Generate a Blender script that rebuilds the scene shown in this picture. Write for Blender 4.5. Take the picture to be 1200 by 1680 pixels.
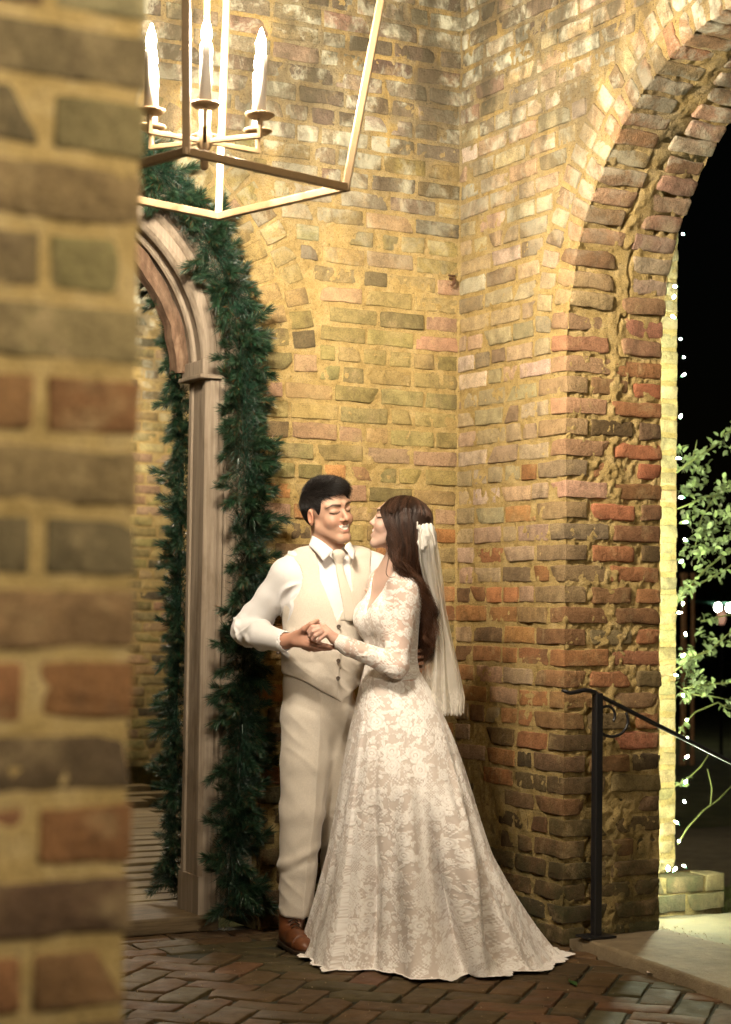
import bpy, math, random
import numpy as np
from mathutils import Vector, Matrix, Euler

# ------------------------------------------------------------------ camera, sky, exposure
S = bpy.context.scene
for o in list(bpy.data.objects):
    bpy.data.objects.remove(o, do_unlink=True)
COL = S.collection
RAD = math.radians
FPX, YAW, PITCH, ROLL, CAMH = 3050.0, RAD(28.5), math.atan(160 / 3050.0), RAD(0.75), 1.2
cam_data = bpy.data.cameras.new('camera')
cam = bpy.data.objects.new('camera', cam_data)
COL.objects.link(cam)
S.camera = cam
CAM_M = Matrix.Rotation(-YAW, 3, 'Z') @ Matrix.Rotation(math.pi / 2 + PITCH, 3, 'X') @ Matrix.Rotation(ROLL, 3, 'Z')
cam.matrix_world = Matrix.Translation((0, 0, CAMH)) @ CAM_M.to_4x4()
cam_data.sensor_fit = 'VERTICAL'
cam_data.sensor_height = 36.0
cam_data.lens = 36.0 * FPX / 1680.0
cam_data.clip_start = 0.05
cam_data.clip_end = 400.0
cam_data.dof.use_dof = True
cam_data.dof.focus_distance = 6.5
cam_data.dof.aperture_fstop = 3.5

W = bpy.data.worlds.new('World')
S.world = W
W.use_nodes = True
wt = W.node_tree
sky = wt.nodes.new('ShaderNodeTexSky')
sky.sky_type = 'NISHITA'
sky.sun_disc = False
sky.sun_elevation = RAD(2.0)
sky.sun_rotation = RAD(200.0)
wt.links.new(sky.outputs[0], wt.nodes['Background'].inputs[0])
wt.nodes['Background'].inputs[1].default_value = 0.0004
moon = bpy.data.lights.new('sun', 'SUN')           # night: only a trace of moonlight
moon.energy = 0.004
moon.angle = RAD(0.5)
moon.color = (1.0, 0.95, 0.9)
moon_o = bpy.data.objects.new('sun', moon)
COL.objects.link(moon_o)
moon_o.rotation_euler = (RAD(60), 0, RAD(-20))
S.view_settings.view_transform = 'Standard'
S.view_settings.look = 'None'
S.view_settings.exposure = 0.30
S.view_settings.gamma = 1.0
S.view_settings.use_curve_mapping = False
S.render.engine = 'CYCLES'
S.cycles.use_denoising = True
S.cycles.sample_clamp_indirect = 4.0
S.cycles.caustics_reflective = False
S.cycles.caustics_refractive = False
S.cycles.max_bounces = 8
S.cycles.transparent_max_bounces = 16

BULB_COL = (1.0, 0.85, 0.66)
BULB_POWER = 5800.0
STRING_COL = (0.93, 1.0, 0.72)
STRING_POWER = 2600.0

# ------------------------------------------------------------------ numeric helpers
R0 = np.random.RandomState(7)
random.seed(7)


def at(px, py, depth):
    """a point of the place that lies on the sight line px,py (photo pixels) at a given distance ahead"""
    d = CAM_M @ Vector(((px - 600) / FPX, -(py - 840) / FPX, -1.0))
    k = depth / (d.x * math.sin(YAW) + d.y * math.cos(YAW))
    return Vector((d.x * k, d.y * k, CAMH + d.z * k))


def on_y(px, py, y):
    d = CAM_M @ Vector(((px - 600) / FPX, -(py - 840) / FPX, -1.0))
    k = y / d.y
    return Vector((d.x * k, y, CAMH + d.z * k))


def on_x(px, py, x):
    d = CAM_M @ Vector(((px - 600) / FPX, -(py - 840) / FPX, -1.0))
    k = x / d.x
    return Vector((x, d.y * k, CAMH + d.z * k))


def on_z(px, py, z):
    d = CAM_M @ Vector(((px - 600) / FPX, -(py - 840) / FPX, -1.0))
    k = (z - CAMH) / d.z
    return Vector((d.x * k, d.y * k, z))


def _h(ix, iy, iz, seed):
    n = (ix * 374761393 + iy * 668265263 + iz * 2147483647 + seed * 974634777) & 0xFFFFFFFF
    n = ((n ^ (n >> 13)) * 1274126177) & 0xFFFFFFFF
    n = n ^ (n >> 16)
    return (n & 0xFFFF) / 65535.0


def vnoise(p, seed=0):
    """smooth value noise, -1..1, p (N,3)"""
    p = np.asarray(p, float)
    i = np.floor(p).astype(np.int64)
    f = p - i
    f = f * f * (3 - 2 * f)
    x, y, z = i[..., 0], i[..., 1], i[..., 2]
    out = 0
    for a in (0, 1):
        wa = f[..., 0] if a else 1 - f[..., 0]
        for b in (0, 1):
            wb = f[..., 1] if b else 1 - f[..., 1]
            for c in (0, 1):
                wc = f[..., 2] if c else 1 - f[..., 2]
                out = out + wa * wb * wc * _h(x + a, y + b, z + c, seed)
    return out * 2 - 1


def fbm(p, octaves=3, seed=0):
    p = np.asarray(p, float)
    s, a, o = 1.0, 0.5, 0
    for k in range(octaves):
        o = o + a * vnoise(p * s, seed + k * 17)
        s *= 2.03
        a *= 0.5
    return o


def sstep(a, b, x):
    t = np.clip((x - a) / (b - a), 0, 1)
    return t * t * (3 - 2 * t)


# ------------------------------------------------------------------ object helpers
def new_obj(name, data, parent=None):
    o = bpy.data.objects.new(name, data)
    COL.objects.link(o)
    if parent is not None:
        o.parent = parent
    return o


def tag(o, label=None, cat=None, group=None, kind=None):
    if label:
        o['label'] = label
    if cat:
        o['category'] = cat
    if group:
        o['group'] = group
    if kind:
        o['kind'] = kind
    return o


def thing(name, label, cat, loc=(0, 0, 0), rz=0.0, group=None):
    o = new_obj(name, None)
    o.empty_display_size = 0.1
    o.location = loc
    o.rotation_euler = (0, 0, rz)
    return tag(o, label, cat, group, 'thing')


def set_cols(me, cols, name='col'):
    a = me.attributes.new(name, 'FLOAT_COLOR', 'POINT')
    c = np.ones((len(me.vertices), 4), np.float32)
    cols = np.asarray(cols, np.float32)
    c[:, :3] = cols if cols.ndim == 2 else cols[None, :]
    a.data.foreach_set('color', c.ravel())


def set_float(me, vals, name):
    a = me.attributes.new(name, 'FLOAT', 'POINT')
    a.data.foreach_set('value', np.asarray(vals, np.float32).ravel())


def mesh_np(name, V, faces, mat=None, smooth=True):
    """V (N,3), faces (M,k) array or list of lists"""
    me = bpy.data.meshes.new(name)
    V = np.asarray(V, np.float32)
    if isinstance(faces, np.ndarray) and faces.ndim == 2:
        M, k = faces.shape
        me.vertices.add(len(V))
        me.vertices.foreach_set('co', V.ravel())
        me.loops.add(M * k)
        me.loops.foreach_set('vertex_index', faces.astype(np.int32).ravel())
        me.polygons.add(M)
        me.polygons.foreach_set('loop_start', np.arange(0, M * k, k, dtype=np.int32))
        try:
            me.polygons.foreach_set('loop_total', np.full(M, k, np.int32))
        except Exception:
            pass
        me.update(calc_edges=True)
        me.validate()
    else:
        me.from_pydata([tuple(v) for v in V.tolist()], [], faces)
        me.update()
    if smooth:
        me.polygons.foreach_set('use_smooth', np.ones(len(me.polygons), bool))
    if mat is not None:
        me.materials.append(mat)
    return me


def grid_faces(nu, nv, closed_u=False):
    """quads of a grid of nu x nv points, index = v*nu+u"""
    u = np.arange(nu if closed_u else nu - 1)
    v = np.arange(nv - 1)
    U, Vv = np.meshgrid(u, v)
    U, Vv = U.ravel(), Vv.ravel()
    U2 = (U + 1) % nu
    return np.stack([Vv * nu + U, Vv * nu + U2, (Vv + 1) * nu + U2, (Vv + 1) * nu + U], 1)


class MB:
    """collects simple solids, built as ONE mesh"""

    def __init__(s):
        s.v, s.f, s.n = [], [], 0

    def add(s, V, F):
        V = np.asarray(V, float)
        s.v.append(V)
        s.f += [[i + s.n for i in f] for f in (F.tolist() if isinstance(F, np.ndarray) else F)]
        s.n += len(V)
        return s

    def box(s, c, size, rot=None):
        x, y, z = [k / 2 for k in size]
        V = np.array([(-x, -y, -z), (x, -y, -z), (x, y, -z), (-x, y, -z), (-x, -y, z), (x, -y, z), (x, y, z), (-x, y, z)])
        if rot is not None:
            V = V @ np.array(rot.to_3x3() if hasattr(rot, 'to_3x3') else rot).T
        return s.add(V + np.array(c), [[0, 3, 2, 1], [4, 5, 6, 7], [0, 1, 5, 4], [1, 2, 6, 5], [2, 3, 7, 6], [3, 0, 4, 7]])

    def rbox(s, c, size, b, rot=None):
        """box with bevelled edges"""
        V, F = rounded_box(size, b, (1, 1, 1), edge=1)
        if rot is not None:
            V = V @ np.array(rot.to_3x3() if hasattr(rot, 'to_3x3') else rot).T
        return s.add(V + np.array(c), F)

    def tube(s, pts, rad, n=8, cap=True, flat=1.0):
        P = [Vector(p) for p in pts]
        m = len(P)
        rad = [rad] * m if not hasattr(rad, '__len__') else rad
        up = None
        V = []
        for i in range(m):
            t = (P[min(i + 1, m - 1)] - P[max(i - 1, 0)]).normalized()
            if up is None:
                a = Vector((0, 0, 1)) if abs(t.z) < 0.9 else Vector((1, 0, 0))
                up = (a - t * a.dot(t)).normalized()
            else:
                up = (up - t * up.dot(t)).normalized()
            sd = t.cross(up)
            for k in range(n):
                an = 2 * math.pi * k / n
                V.append(P[i] + (up * math.cos(an) * flat + sd * math.sin(an)) * rad[i])
        F = []
        for i in range(m - 1):
            for k in range(n):
                k2 = (k + 1) % n
                F.append([i * n + k, i * n + k2, (i + 1) * n + k2, (i + 1) * n + k])
        if cap:
            F.append(list(range(n - 1, -1, -1)))
            F.append([(m - 1) * n + k for k in range(n)])
        return s.add([tuple(v) for v in V], F)

    def lathe(s, prof, c=(0, 0, 0), n=20, cap=True):
        V, F = [], []
        for r, z in prof:
            for k in range(n):
                a = 2 * math.pi * k / n
                V.append((c[0] + r * math.cos(a), c[1] + r * math.sin(a), c[2] + z))
        for i in range(len(prof) - 1):
            for k in range(n):
                k2 = (k + 1) % n
                F.append([i * n + k, i * n + k2, (i + 1) * n + k2, (i + 1) * n + k])
        if cap:
            F.append(list(range(n - 1, -1, -1)))
            F.append([(len(prof) - 1) * n + k for k in range(n)])
        return s.add(V, F)

    def build(s, name, mat, parent=None, smooth=False, col=None):
        V = np.concatenate(s.v)
        me = mesh_np(name, V, s.f, mat, smooth)
        if col is not None:
            set_cols(me, col)
        return new_obj(name, me, parent)


def rounded_box(size, r, mids=(3, 1, 1), edge=2, sharp=0.35):
    """surface of a box with rounded edges, as a welded quad mesh"""
    axes = []
    for L, m in zip(size, mids):
        h = L / 2
        rr = min(r, h * 0.8)
        e = [-h, -h + rr * sharp, -h + rr] if edge == 2 else [-h, -h + rr]
        inner = list(np.linspace(-h + rr, h - rr, m + 1))[1:-1] if m > 1 else []
        axes.append(np.array(e + inner + [-k for k in e[::-1]]))
    V, F, n = [], [], 0
    half = np.array(size) / 2
    for ax in range(3):
        b, c = (ax + 1) % 3, (ax + 2) % 3
        for sgn in (-1, 1):
            A, B = np.meshgrid(axes[b], axes[c], indexing='ij')
            P = np.zeros((A.size, 3))
            P[:, ax] = sgn * half[ax]
            P[:, b] = A.ravel()
            P[:, c] = B.ravel()
            V.append(P)
            nb, nc = len(axes[b]), len(axes[c])
            i, j = np.meshgrid(np.arange(nb - 1), np.arange(nc - 1), indexing='ij')
            i, j = i.ravel(), j.ravel()
            q = np.stack([i * nc + j, (i + 1) * nc + j, (i + 1) * nc + j + 1, i * nc + j + 1], 1) + n
            F.append(q if sgn > 0 else q[:, ::-1])
            n += A.size
    V = np.concatenate(V)
    F = np.concatenate(F)
    key = np.round(V * 1e5).astype(np.int64)
    _, first, inv = np.unique(key, axis=0, return_index=True, return_inverse=True)
    V = V[first]
    F = inv.ravel()[F]
    inner = np.clip(V, -half + np.minimum(r, half * 0.8), half - np.minimum(r, half * 0.8))
    d = V - inner
    ln = np.linalg.norm(d, axis=1, keepdims=True)
    rr = np.minimum(r, half.min() * 0.8)
    V = np.where(ln > 1e-9, inner + d / np.maximum(ln, 1e-9) * np.minimum(ln, rr), V)
    return V, F


# ------------------------------------------------------------------ materials
class NT:
    def __init__(s, name):
        s.m = bpy.data.materials.new(name)
        s.m.use_nodes = True
        s.t = s.m.node_tree
        s.b = s.t.nodes['Principled BSDF']

    def n(s, typ, **kw):
        nd = s.t.nodes.new('ShaderNode' + typ)
        for k, v in kw.items():
            setattr(nd, k, v)
        return nd

    def link(s, a, b):
        s.t.links.new(a, b)

    def val(s, sock, v):
        if hasattr(v, 'is_linked') or hasattr(v, 'links'):
            s.link(v, sock)
        else:
            sock.default_value = v

    def pos(s):
        return s.n('NewGeometry').outputs['Position']

    def objc(s):
        return s.n('TexCoord').outputs['Object']

    def scale(s, vec, sc):
        m = s.n('VectorMath', operation='MULTIPLY')
        s.link(vec, m.inputs[0])
        m.inputs[1].default_value = sc
        return m.outputs[0]

    def noise(s, vec, scale, detail=3.0, rough=0.55, dist=0.0):
        n = s.n('TexNoise')
        n.inputs['Scale'].default_value = scale
        n.inputs['Detail'].default_value = detail
        n.inputs['Roughness'].default_value = rough
        n.inputs['Distortion'].default_value = dist
        if vec is not None:
            s.link(vec, n.inputs['Vector'])
        return n.outputs['Fac']

    def ramp(s, fac, stops, interp='LINEAR'):
        r = s.n('ValToRGB')
        r.color_ramp.interpolation = interp
        els = r.color_ramp.elements
        while len(els) > 1:
            els.remove(els[-1])
        els[0].position = stops[0][0]
        c = stops[0][1]
        els[0].color = (c, c, c, 1) if not hasattr(c, '__len__') else (*c, 1)
        for p, c in stops[1:]:
            e = els.new(p)
            e.color = (c, c, c, 1) if not hasattr(c, '__len__') else (*c, 1)
        s.link(fac, r.inputs[0])
        return r.outputs[0]

    def mix(s, fac, a, b, mode='MIX'):
        m = s.n('MixRGB', blend_type=mode)
        for i, v in ((0, fac), (1, a), (2, b)):
            if isinstance(v, (int, float)):
                m.inputs[i].default_value = v if i == 0 else (v, v, v, 1)
            elif isinstance(v, tuple):
                m.inputs[i].default_value = (*v, 1)
            else:
                s.link(v, m.inputs[i])
        return m.outputs[0]

    def math(s, op, a, b=0.0, clamp=False):
        m = s.n('Math', operation=op)
        m.use_clamp = clamp
        s.val(m.inputs[0], a)
        s.val(m.inputs[1], b)
        return m.outputs[0]

    def attr(s, name, out='Color'):
        a = s.n('Attribute')
        a.attribute_name = name
        return a.outputs[out]

    def sepz(s, vec):
        x = s.n('SeparateXYZ')
        s.link(vec, x.inputs[0])
        return x.outputs

    def bump(s, h, strength=0.4, dist=0.003):
        b = s.n('Bump')
        b.inputs['Strength'].default_value = strength
        b.inputs['Distance'].default_value = dist
        s.link(h, b.inputs['Height'])
        s.link(b.outputs[0], s.b.inputs['Normal'])
        return b

    def set(s, color=None, rough=None, metal=None, spec=None):
        if color is not None:
            s.b.inputs['Base Color'].default_value = (*color, 1) if isinstance(color, tuple) else (0, 0, 0, 1)
            if not isinstance(color, tuple):
                s.link(color, s.b.inputs['Base Color'])
        if rough is not None:
            s.val(s.b.inputs['Roughness'], rough)
        if metal is not None:
            s.b.inputs['Metallic'].default_value = metal
        if spec is not None:
            s.b.inputs['Specular IOR Level'].default_value = spec
        return s.m


def m_brick():
    t = NT('old_brick')
    p = t.pos()
    c = t.attr('col')
    c = t.mix(1.0, c, t.ramp(t.noise(p, 26, 4, 0.65), [(0.25, 0.62), (0.5, 1.0), (0.78, 1.32)]), 'MULTIPLY')
    c = t.mix(t.ramp(t.noise(t.scale(p, (1, 1, 0.45)), 9, 5, 0.62, 0.4), [(0.56, 0.0), (0.7, 0.55)]), c, (0.085, 0.06, 0.035))
    c = t.mix(t.ramp(t.noise(p, 11, 5, 0.65, 0.3), [(0.54, 0.0), (0.72, 0.5)]), c, (0.42, 0.32, 0.16))        # smeared mortar film
    c = t.mix(1.0, c, t.ramp(t.noise(p, 240, 3, 0.7), [(0.3, 0.5), (0.48, 1.0), (0.7, 1.3)]), 'MULTIPLY')
    z = t.sepz(p)[2]
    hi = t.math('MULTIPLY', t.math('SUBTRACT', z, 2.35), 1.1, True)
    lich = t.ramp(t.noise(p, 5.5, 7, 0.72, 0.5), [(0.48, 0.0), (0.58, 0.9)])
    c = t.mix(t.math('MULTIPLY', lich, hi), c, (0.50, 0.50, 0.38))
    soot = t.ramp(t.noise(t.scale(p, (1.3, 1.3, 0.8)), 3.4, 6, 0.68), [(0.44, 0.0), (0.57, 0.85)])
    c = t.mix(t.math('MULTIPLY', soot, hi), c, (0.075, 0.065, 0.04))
    lo = t.math('MULTIPLY', t.math('SUBTRACT', 0.85, z), 1.3, True)
    moss = t.ramp(t.noise(p, 6.0, 6, 0.7), [(0.44, 0.0), (0.62, 0.75)])
    c = t.mix(t.math('MULTIPLY', moss, lo), c, (0.045, 0.05, 0.02))
    h = t.math('ADD', t.math('MULTIPLY', t.noise(p, 55, 5, 0.7), 1.0), t.math('MULTIPLY', t.noise(p, 260, 3, 0.6), 0.35))
    t.bump(h, 1.0, 0.010)
    return t.set(c, 0.9, 0, 0.2)


def m_mortar():
    t = NT('sand_mortar')
    p = t.pos()
    c = t.ramp(t.noise(p, 18, 5, 0.7), [(0.25, (0.34, 0.24, 0.085)), (0.5, (0.50, 0.365, 0.145)), (0.75, (0.61, 0.47, 0.23))])
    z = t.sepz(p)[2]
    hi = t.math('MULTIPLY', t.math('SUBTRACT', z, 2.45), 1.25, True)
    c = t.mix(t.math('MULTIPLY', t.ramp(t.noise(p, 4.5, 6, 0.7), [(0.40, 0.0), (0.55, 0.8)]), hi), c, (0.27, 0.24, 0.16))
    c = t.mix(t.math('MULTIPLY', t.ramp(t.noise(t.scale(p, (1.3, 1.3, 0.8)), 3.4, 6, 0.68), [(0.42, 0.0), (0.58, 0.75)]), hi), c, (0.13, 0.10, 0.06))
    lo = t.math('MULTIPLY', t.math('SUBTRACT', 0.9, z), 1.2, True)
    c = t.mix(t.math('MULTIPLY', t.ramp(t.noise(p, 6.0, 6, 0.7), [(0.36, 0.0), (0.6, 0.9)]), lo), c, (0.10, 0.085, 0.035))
    pits = t.ramp(t.noise(p, 95, 3, 0.7), [(0.28, 0.35), (0.42, 1.0)])
    c = t.mix(1.0, c, pits, 'MULTIPLY')
    c = t.mix(1.0, c, t.ramp(t.noise(p, 330, 2, 0.7), [(0.3, 0.6), (0.5, 1.0), (0.7, 1.2)]), 'MULTIPLY')
    h = t.math('ADD', t.math('MULTIPLY', t.noise(p, 120, 4, 0.75), 1.0), t.math('MULTIPLY', t.noise(p, 420, 2, 0.6), 0.4))
    t.bump(h, 1.0, 0.013)
    return t.set(c, 0.95, 0, 0.15)


def m_paver():
    t = NT('paver_brick')
    p = t.pos()
    c = t.attr('col')
    c = t.mix(1.0, c, t.ramp(t.noise(p, 22, 5, 0.65), [(0.25, 0.55), (0.5, 1.0), (0.78, 1.35)]), 'MULTIPLY')
    c = t.mix(t.ramp(t.noise(p, 4.0, 6, 0.65), [(0.5, 0.0), (0.68, 0.6)]), c, (0.05, 0.045, 0.018))
    h = t.math('ADD', t.noise(p, 50, 5, 0.7), t.math('MULTIPLY', t.noise(p, 300, 2), 0.3))
    t.bump(h, 0.5, 0.004)
    return t.set(c, t.ramp(t.noise(p, 12, 3), [(0.3, 0.6), (0.7, 0.85)]), 0, 0.3)


def m_wood(name, lo, mid, hi, axis=(1, 1, 0.06), sc=60, rough=0.7, bump=0.35, dirt=(0.06, 0.045, 0.03)):
    t = NT(name)
    p = t.objc()
    q = t.scale(p, axis)
    c = t.ramp(t.noise(q, sc, 5, 0.62, 0.4), [(0.28, lo), (0.5, mid), (0.74, hi)])
    c = t.mix(t.ramp(t.noise(t.scale(p, tuple(0.4 + 0.6 * a for a in axis)), 7, 5, 0.65), [(0.52, 0.0), (0.72, 0.65)]), c, dirt)
    t.bump(t.noise(q, sc * 2.2, 4, 0.6), bump, 0.003)
    return t.set(c, rough, 0, 0.3)


def m_plain(name, color, rough=0.6, metal=0.0, spec=0.4, vary=0.12, sc=30, bump=0.0):
    t = NT(name)
    p = t.objc()
    n = t.noise(p, sc, 4, 0.6)
    c = t.mix(1.0, color, t.ramp(n, [(0.25, 1 - vary), (0.75, 1 + vary)]), 'MULTIPLY')
    if bump:
        t.bump(t.noise(p, sc * 4, 3), bump, 0.002)
    return t.set(c, rough, metal, spec)


def m_col(name, rough=0.6, spec=0.4, attr='col', bump=0.0, sc=200, sheen=0.0, sub=0.0, vary=0.0):
    t = NT(name)
    c = t.attr(attr)
    p = t.objc()
    if vary:
        c = t.mix(1.0, c, t.ramp(t.noise(p, 14, 4, 0.6), [(0.25, 1 - vary), (0.75, 1 + vary)]), 'MULTIPLY')
    if bump:
        t.bump(t.noise(p, sc, 3), bump, 0.002)
    m = t.set(c, rough, 0, spec)
    if sheen:
        t.b.inputs['Sheen Weight'].default_value = sheen
    if sub:
        t.b.inputs['Subsurface Weight'].default_value = sub
        t.b.inputs['Subsurface Radius'].default_value = (0.01, 0.004, 0.002)
        t.b.inputs['Subsurface Scale'].default_value = 1.0
    return m


def m_emit(name, color, strength):
    t = NT(name)
    t.b.inputs['Base Color'].default_value = (0.9, 0.9, 0.9, 1)
    t.b.inputs['Emission Color'].default_value = (*color, 1)
    t.b.inputs['Emission Strength'].default_value = strength
    return t.m


BRICK = m_brick()
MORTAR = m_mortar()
PAVER = m_paver()

# ------------------------------------------------------------------ brickwork
XW, YW = 3.856, 6.338          # inner faces of the two walls that meet in the corner
YJ, XO = 5.580, 4.290          # arch jamb of the side wall, outer face of that wall
MOD = 0.0768                   # brick course height with its joint
BH = 0.0595
TOP = 4.3
DC, DZ = 2.15, 2.10            # door arch centre (x, z)
AC, AZ, AR = 4.55, 2.15, 1.03  # side arch centre (y, z) and radius


def jcol(c, rs, amt=0.16):
    k = 1 + rs.uniform(-amt, amt)
    return tuple(max(0.01, v * k * (1 + rs.uniform(-0.07, 0.07))) for v in c)


def pick(rs, pal):
    w = np.array([p[0] for p in pal], float)
    return jcol(pal[rs.choice(len(pal), p=w / w.sum())][1], rs)


OLIVE = [(4, (0.275, 0.215, 0.085)), (3, (0.32, 0.24, 0.10)), (2, (0.225, 0.18, 0.075)), (2, (0.33, 0.22, 0.125)), (1, (0.15, 0.11, 0.06))]
ORANGE = [(3, (0.37, 0.185, 0.075)), (2.5, (0.29, 0.145, 0.062)), (1.5, (0.30, 0.20, 0.09)), (1.5, (0.17, 0.10, 0.05))]
SHADED_BROWN = [(3, (0.125, 0.085, 0.042)), (2, (0.155, 0.09, 0.042)), (2, (0.085, 0.064, 0.034)), (1, (0.17, 0.11, 0.056))]  # lowest bricks: dark brown, with the dimness near the floor painted in
PALE = [(4, (0.36, 0.28, 0.165)), (3, (0.40, 0.285, 0.18)), (3, (0.32, 0.255, 0.15)), (1, (0.46, 0.37, 0.26)), (1, (0.21, 0.16, 0.09))]
RUST = [(4, (0.29, 0.145, 0.062)), (3, (0.235, 0.13, 0.06)), (2, (0.20, 0.14, 0.07)), (1.5, (0.34, 0.15, 0.075)), (1, (0.13, 0.085, 0.045))]
DUSTY = [(3, (0.33, 0.21, 0.135)), (2, (0.36, 0.26, 0.17)), (2, (0.27, 0.16, 0.09)), (1, (0.36, 0.17, 0.10))]


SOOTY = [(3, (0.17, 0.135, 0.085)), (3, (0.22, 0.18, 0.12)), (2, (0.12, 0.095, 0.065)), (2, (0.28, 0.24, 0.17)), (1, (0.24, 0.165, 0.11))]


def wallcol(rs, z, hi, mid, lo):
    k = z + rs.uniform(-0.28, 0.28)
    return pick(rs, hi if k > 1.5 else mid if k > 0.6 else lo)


class Layer:
    def __init__(s, parent, seed, mat=None, name='brick'):
        s.p, s.rs, s.n, s.mat, s.name = parent, np.random.RandomState(seed), 0, mat or BRICK, name
        s.base = np.array(parent.location)
        s.V, s.F, s.C, s.nv = [], [], [], 0

    def geo(s, size, r, mids, rough):
        V, F = rounded_box(size, r, mids, edge=2)
        off = s.rs.uniform(-50, 50, 3)
        q = V + off
        d = np.stack([fbm(q * 16 + k * 31.7, 2, 5 + k) for k in range(3)], 1) * 0.0062 * rough
        d += np.stack([vnoise(q * 75 + k * 11.3, 9 + k) for k in range(3)], 1) * 0.0016 * rough
        # knocked-off corners
        half = np.array(size) / 2
        for _ in range(s.rs.randint(0, 3)):
            cn = half * np.where(s.rs.rand(3) > 0.5, 1, -1)
            dd = np.linalg.norm(V - cn, axis=1)
            d += -np.sign(cn) * (np.clip(0.03 - dd, 0, 1) * s.rs.uniform(0.1, 0.45))[:, None]
        return V + d, F

    def lay(s, c, size, rot=None, col=(0.3, 0.2, 0.1), part=True, r=0.0045, rough=1.0, mids=None, tilt=0.006):
        mids = mids or tuple(max(1, int(round(L / 0.035))) if i == 0 else max(1, int(round(L / 0.05))) for i, L in enumerate(size))
        V, F = s.geo(size, r, mids, rough)
        e = Euler(tuple(s.rs.uniform(-tilt, tilt, 3))).to_matrix()
        rot = (rot @ e) if rot is not None else e
        if part:
            me = mesh_np(s.name, V, F, s.mat)
            set_cols(me, col)
            o = new_obj(s.name, me, s.p)
            o.matrix_local = Matrix.Translation(Vector(np.array(c) - s.base)) @ rot.to_4x4()
            s.n += 1
            return o
        V = V @ np.array(rot).T + np.array(c) - s.base
        s.V.append(V)
        s.F.append(F + s.nv)
        s.C.append(np.tile(np.array(col), (len(V), 1)))
        s.nv += len(V)

    def flush(s, name):
        if not s.V:
            return
        me = mesh_np(name, np.concatenate(s.V), np.concatenate(s.F), s.mat)
        set_cols(me, np.concatenate(s.C))
        tag(new_obj(name, me, s.p), kind='stuff')


def sheet(origin, ud, vd, nd, ulen, vlen, step, keep=None, amp=0.0048, off=0.0, bulge=None, seed=3):
    """a rough mortar surface"""
    nu, nv = int(ulen / step) + 2, int(vlen / step) + 2
    U, Vv = np.meshgrid(np.linspace(0, ulen, nu), np.linspace(0, vlen, nv))
    U, Vv = U.ravel(), Vv.ravel()
    P = np.array(origin) + np.outer(U, ud) + np.outer(Vv, vd)
    h = fbm(P * 46, 3, seed) * amp * 2.1 + fbm(P * 7, 2, seed + 5) * amp * 0.35 + off
    if bulge is not None:
        h = h + bulge(P)
    P = P + np.outer(h, nd)
    F = grid_faces(nu, nv)
    if np.dot(np.cross(ud, vd), nd) < 0:
        F = F[:, ::-1]
    if keep is not None:
        k = keep(P)
        F = F[k[F].all(1)]
    used = np.unique(F)
    mp = np.full(len(P), -1)
    mp[used] = np.arange(len(used))
    return P[used], mp[F]


def prism(mb, poly, axis, a0, a1):
    """polygon given in the two other axes, extruded along axis (0=x, 1=y)"""
    n = len(poly)
    V = []
    for a in (a0, a1):
        for s_, z_ in poly:
            V.append((a, s_, z_) if axis == 0 else (s_, a, z_))
    F = [list(range(n)), list(range(2 * n - 1, n - 1, -1))]
    for i in range(n):
        j = (i + 1) % n
        F.append([i, i + n, j + n, j])
    mb.add(V, F)


def arch_core(mb, axis, a0, a1, s0, s1, c, zc, r, top, z0=0.0, n=28):
    prism(mb, [(s0, z0), (c - r, z0), (c - r, top), (s0, top)], axis, a0, a1)
    prism(mb, [(c + r, z0), (s1, z0), (s1, top), (c + r, top)], axis, a0, a1)
    for i in range(n):
        t0, t1 = math.pi * i / n, math.pi * (i + 1) / n
        p0 = (c + r * math.cos(t0), zc + r * math.sin(t0))
        p1 = (c + r * math.cos(t1), zc + r * math.sin(t1))
        prism(mb, [p1, p0, (p0[0], top), (p1[0], top)], axis, a0, a1)


def join_mortar(name, parent, sheets, mb):
    base = np.array(parent.location)
    V, F4, n = [], [], 0
    for P, F in sheets:
        V.append(P - base)
        F4 += (F + n).tolist()
        n += len(P)
    if mb is not None:
        C = np.concatenate(mb.v) - base
        V.append(C)
        F4 += [[i + n for i in f] for f in mb.f]
    me = mesh_np(name, np.concatenate(V), F4, MORTAR)
    return new_obj(name, me, parent)


def runs(rs, a, b, k, first=None, hdr=0.16, allhdr=False):
    """brick intervals from a to b (a<b), joint included between"""
    out, x, i = [], a, 0
    while x < b - 0.035:
        if i == 0 and first is not None:
            L = first
        elif allhdr or rs.rand() < hdr:
            L = rs.uniform(0.088, 0.102)
        else:
            L = rs.uniform(0.185, 0.207)
        e = min(x + L, b)
        if b - e < 0.05:
            e = b
        out.append((x, e))
        x = e + rs.uniform(0.013, 0.021)
        i += 1
    return out


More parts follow.
